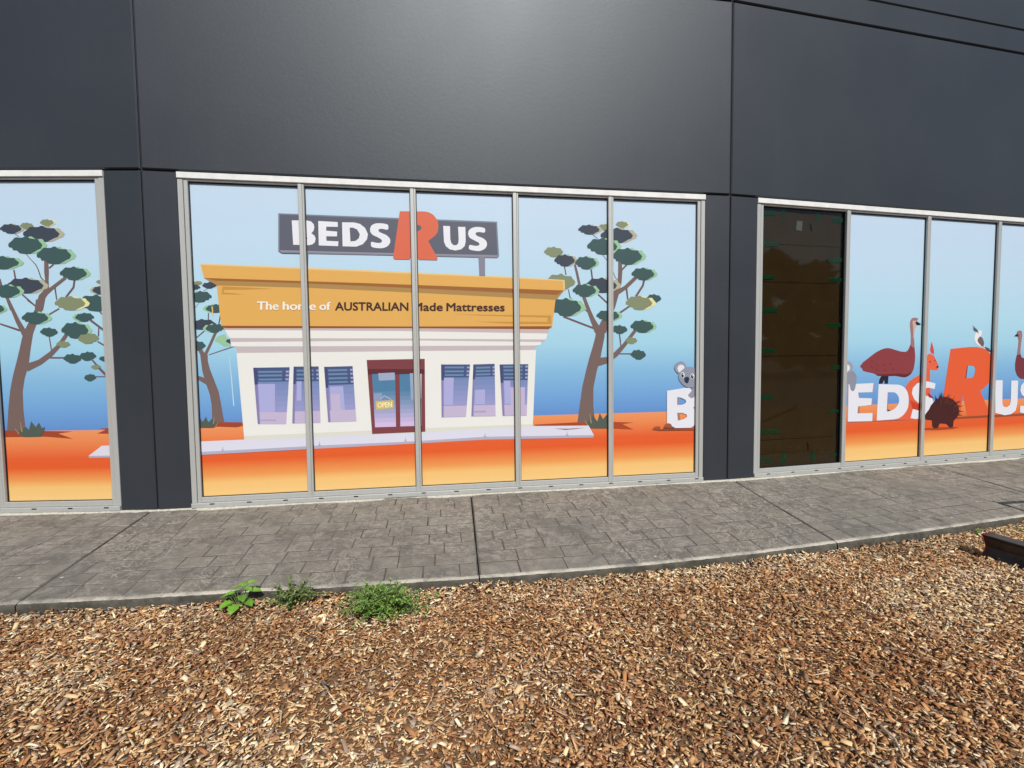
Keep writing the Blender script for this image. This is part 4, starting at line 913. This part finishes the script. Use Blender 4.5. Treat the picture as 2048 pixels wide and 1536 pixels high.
# broad leaved seedling: every leaf its own part
p0 = on_level(480, 1216, MULCH_Z); p0.z = MULCH_Z + und(p0.x, p0.y)
t = thing('leafy_weed', 'bright green weed with broad lobed leaves by the kerb', 'weed', p0, 'weeds along the kerb')
random.seed(3)
for k, (dx, dy, h, az, L) in enumerate(((-.055, -.01, .075, 2.9, .075), (-.03, -.03, .05, 3.9, .08), (.0, -.045, .04, 4.7, .085), (.045, -.03, .05, 5.6, .07), (.06, .01, .09, .2, .07), (.012, .02, .12, 1.4, .075), (-.02, .01, .105, 2.2, .07), (.05, .02, .135, .6, .06), (-.03, .0, .09, 3.4, .06), (.02, -.02, .08, 5.2, .065), (-.045, .02, .06, 2.5, .05), (.03, .0, .115, 5.9, .055))):
    dx *= 1.0; h *= 1.15; L *= 1.15; c = p0 + Vector((dx, dy, h)); V, Fc, Cc = [], [], []
    leaf(V, Fc, Cc, c, Vector((math.cos(az), math.sin(az), .15)), L, L * .95, srgb(112, 158, 54) if k % 3 else srgb(92, 138, 44), .35, True)
    obj('leaf', V, Fc, M['leaf'], t, cols=Cc)
    bar(p0 + Vector((dx * .1, dy * .1, -.01)), c, .0022, M['stem'], 'stem', t, 5)
weed('trailing_weed', 'straggly low weed with small dull green leaves, between two greener weeds', 586, 1212, 60, .20, .19, .028, .012, DUL, 4, 21, .9)
weed('clump_weed', 'largest weed, a dense green clump growing against the kerb', 766, 1226, 190, .30, .19, .028, .0085, GRN, 5, 22, 1.35)
weed('kerb_weed', 'tiny green sprig at the kerb behind the steel channel end', 1957, 1071, 10, .06, .06, .02, .009, GRN, 4, 23)
def grass(label, px, py, n, spread, h, seed):
    random.seed(seed); p0 = on_level(px, py, MULCH_Z); t = thing('grass_tuft', label, 'grass', p0); V, Fc, Cc = [], [], []
    for k in range(n):
        q = p0 + Vector((random.gauss(0, spread), random.gauss(0, spread * .35), -.005)); d = Vector((random.uniform(-.8, .8), random.uniform(-.8, .8), 1.2))
        leaf(V, Fc, Cc, q, d, h * random.uniform(.5, 1.1), .004, random.choice(GRN + DUL), .5)
    obj('blades', V, Fc, M['leaf'], t, cols=Cc)['kind'] = 'stuff'
grass('short grass tuft at the kerb on the right edge', 2040, 1062, 330, .16, .07, 31)
grass('thin grass blades rising through the densest weed clump', 790, 1226, 160, .10, .12, 32)

# ------------------------------------------------------------------ twigs and litter
def twig(label, pts, r):
    P3 = []
    for (x, y, h) in pts:
        p = on_level(x, y, MULCH_Z); P3.append(Vector((p.x, p.y, MULCH_Z + und(p.x, p.y) + h)))
    V, Fc = [], []; n = 6
    for i, p in enumerate(P3):
        ax = (P3[min(i + 1, len(P3) - 1)] - P3[max(i - 1, 0)]).normalized(); u = ax.orthogonal().normalized(); v = ax.cross(u); rr = r * (1 - .35 * i / (len(P3) - 1))
        for q in range(n): V.append(p + (u * math.cos(q * math.pi / 3) + v * math.sin(q * math.pi / 3)) * rr)
    for i in range(len(P3) - 1):
        for q in range(n): Fc.append((i * n + q, i * n + (q + 1) % n, (i + 1) * n + (q + 1) % n, (i + 1) * n + q))
    Fc += [tuple(range(n - 1, -1, -1)), tuple(range(len(V) - n, len(V)))]
    tag(obj('twig', V, Fc, M['twig'], origin=P3[0]), label, 'twig', 'twigs on the mulch')
twig('pale twig on the bark chips left of the lobed weed', [(368, 1234, .02), (385, 1226, .028), (405, 1220, .02)], .006)
twig('dark slanting twig in the bark near the bottom right corner', [(1762, 1462, .022), (1790, 1490, .025), (1806, 1520, .015)], .005)
twig('crooked pale twig on bark below the middle', [(1055, 1358, .02), (1068, 1350, .03), (1082, 1356, .02)], .004)
for (x, y, b, lab) in ((40, 1157, 'L', 'tiny pale stray chip on the pavement nearest the left edge'), (124, 1156, 'C', 'tiny pale stray chip just right of the leftmost pavement joint'), (1310, 1114, 'C', 'tiny pale stray chip on the pavement near the kerb in the middle slab'), (1839, 1022, 'R', 'tiny pale stray chip in the middle of the right pavement slab'), (1903, 1036, 'R', 'tiny pale stray chip on the pavement near the steel channel')):
    s, d = on_path(x, y, b); c = P(b, s, d, -SLOPE * d + .004); V = []
    for k in range(6): V.append(c + Vector((math.cos(k * 1.05) * .014 * random.uniform(.6, 1.2), math.sin(k * 1.05) * .008 * random.uniform(.6, 1.2), -.001)))
    V += [v * 1.0 + Vector((0, 0, .004)) for v in V]
    Fc = [(i, (i + 1) % 6, 6 + (i + 1) % 6, 6 + i) for i in range(6)] + [(6, 7, 8, 9, 10, 11)]
    tag(obj('stray_chip', V, Fc, M['mortar'], origin=c), lab, 'chip', 'stray chips on the pavement')
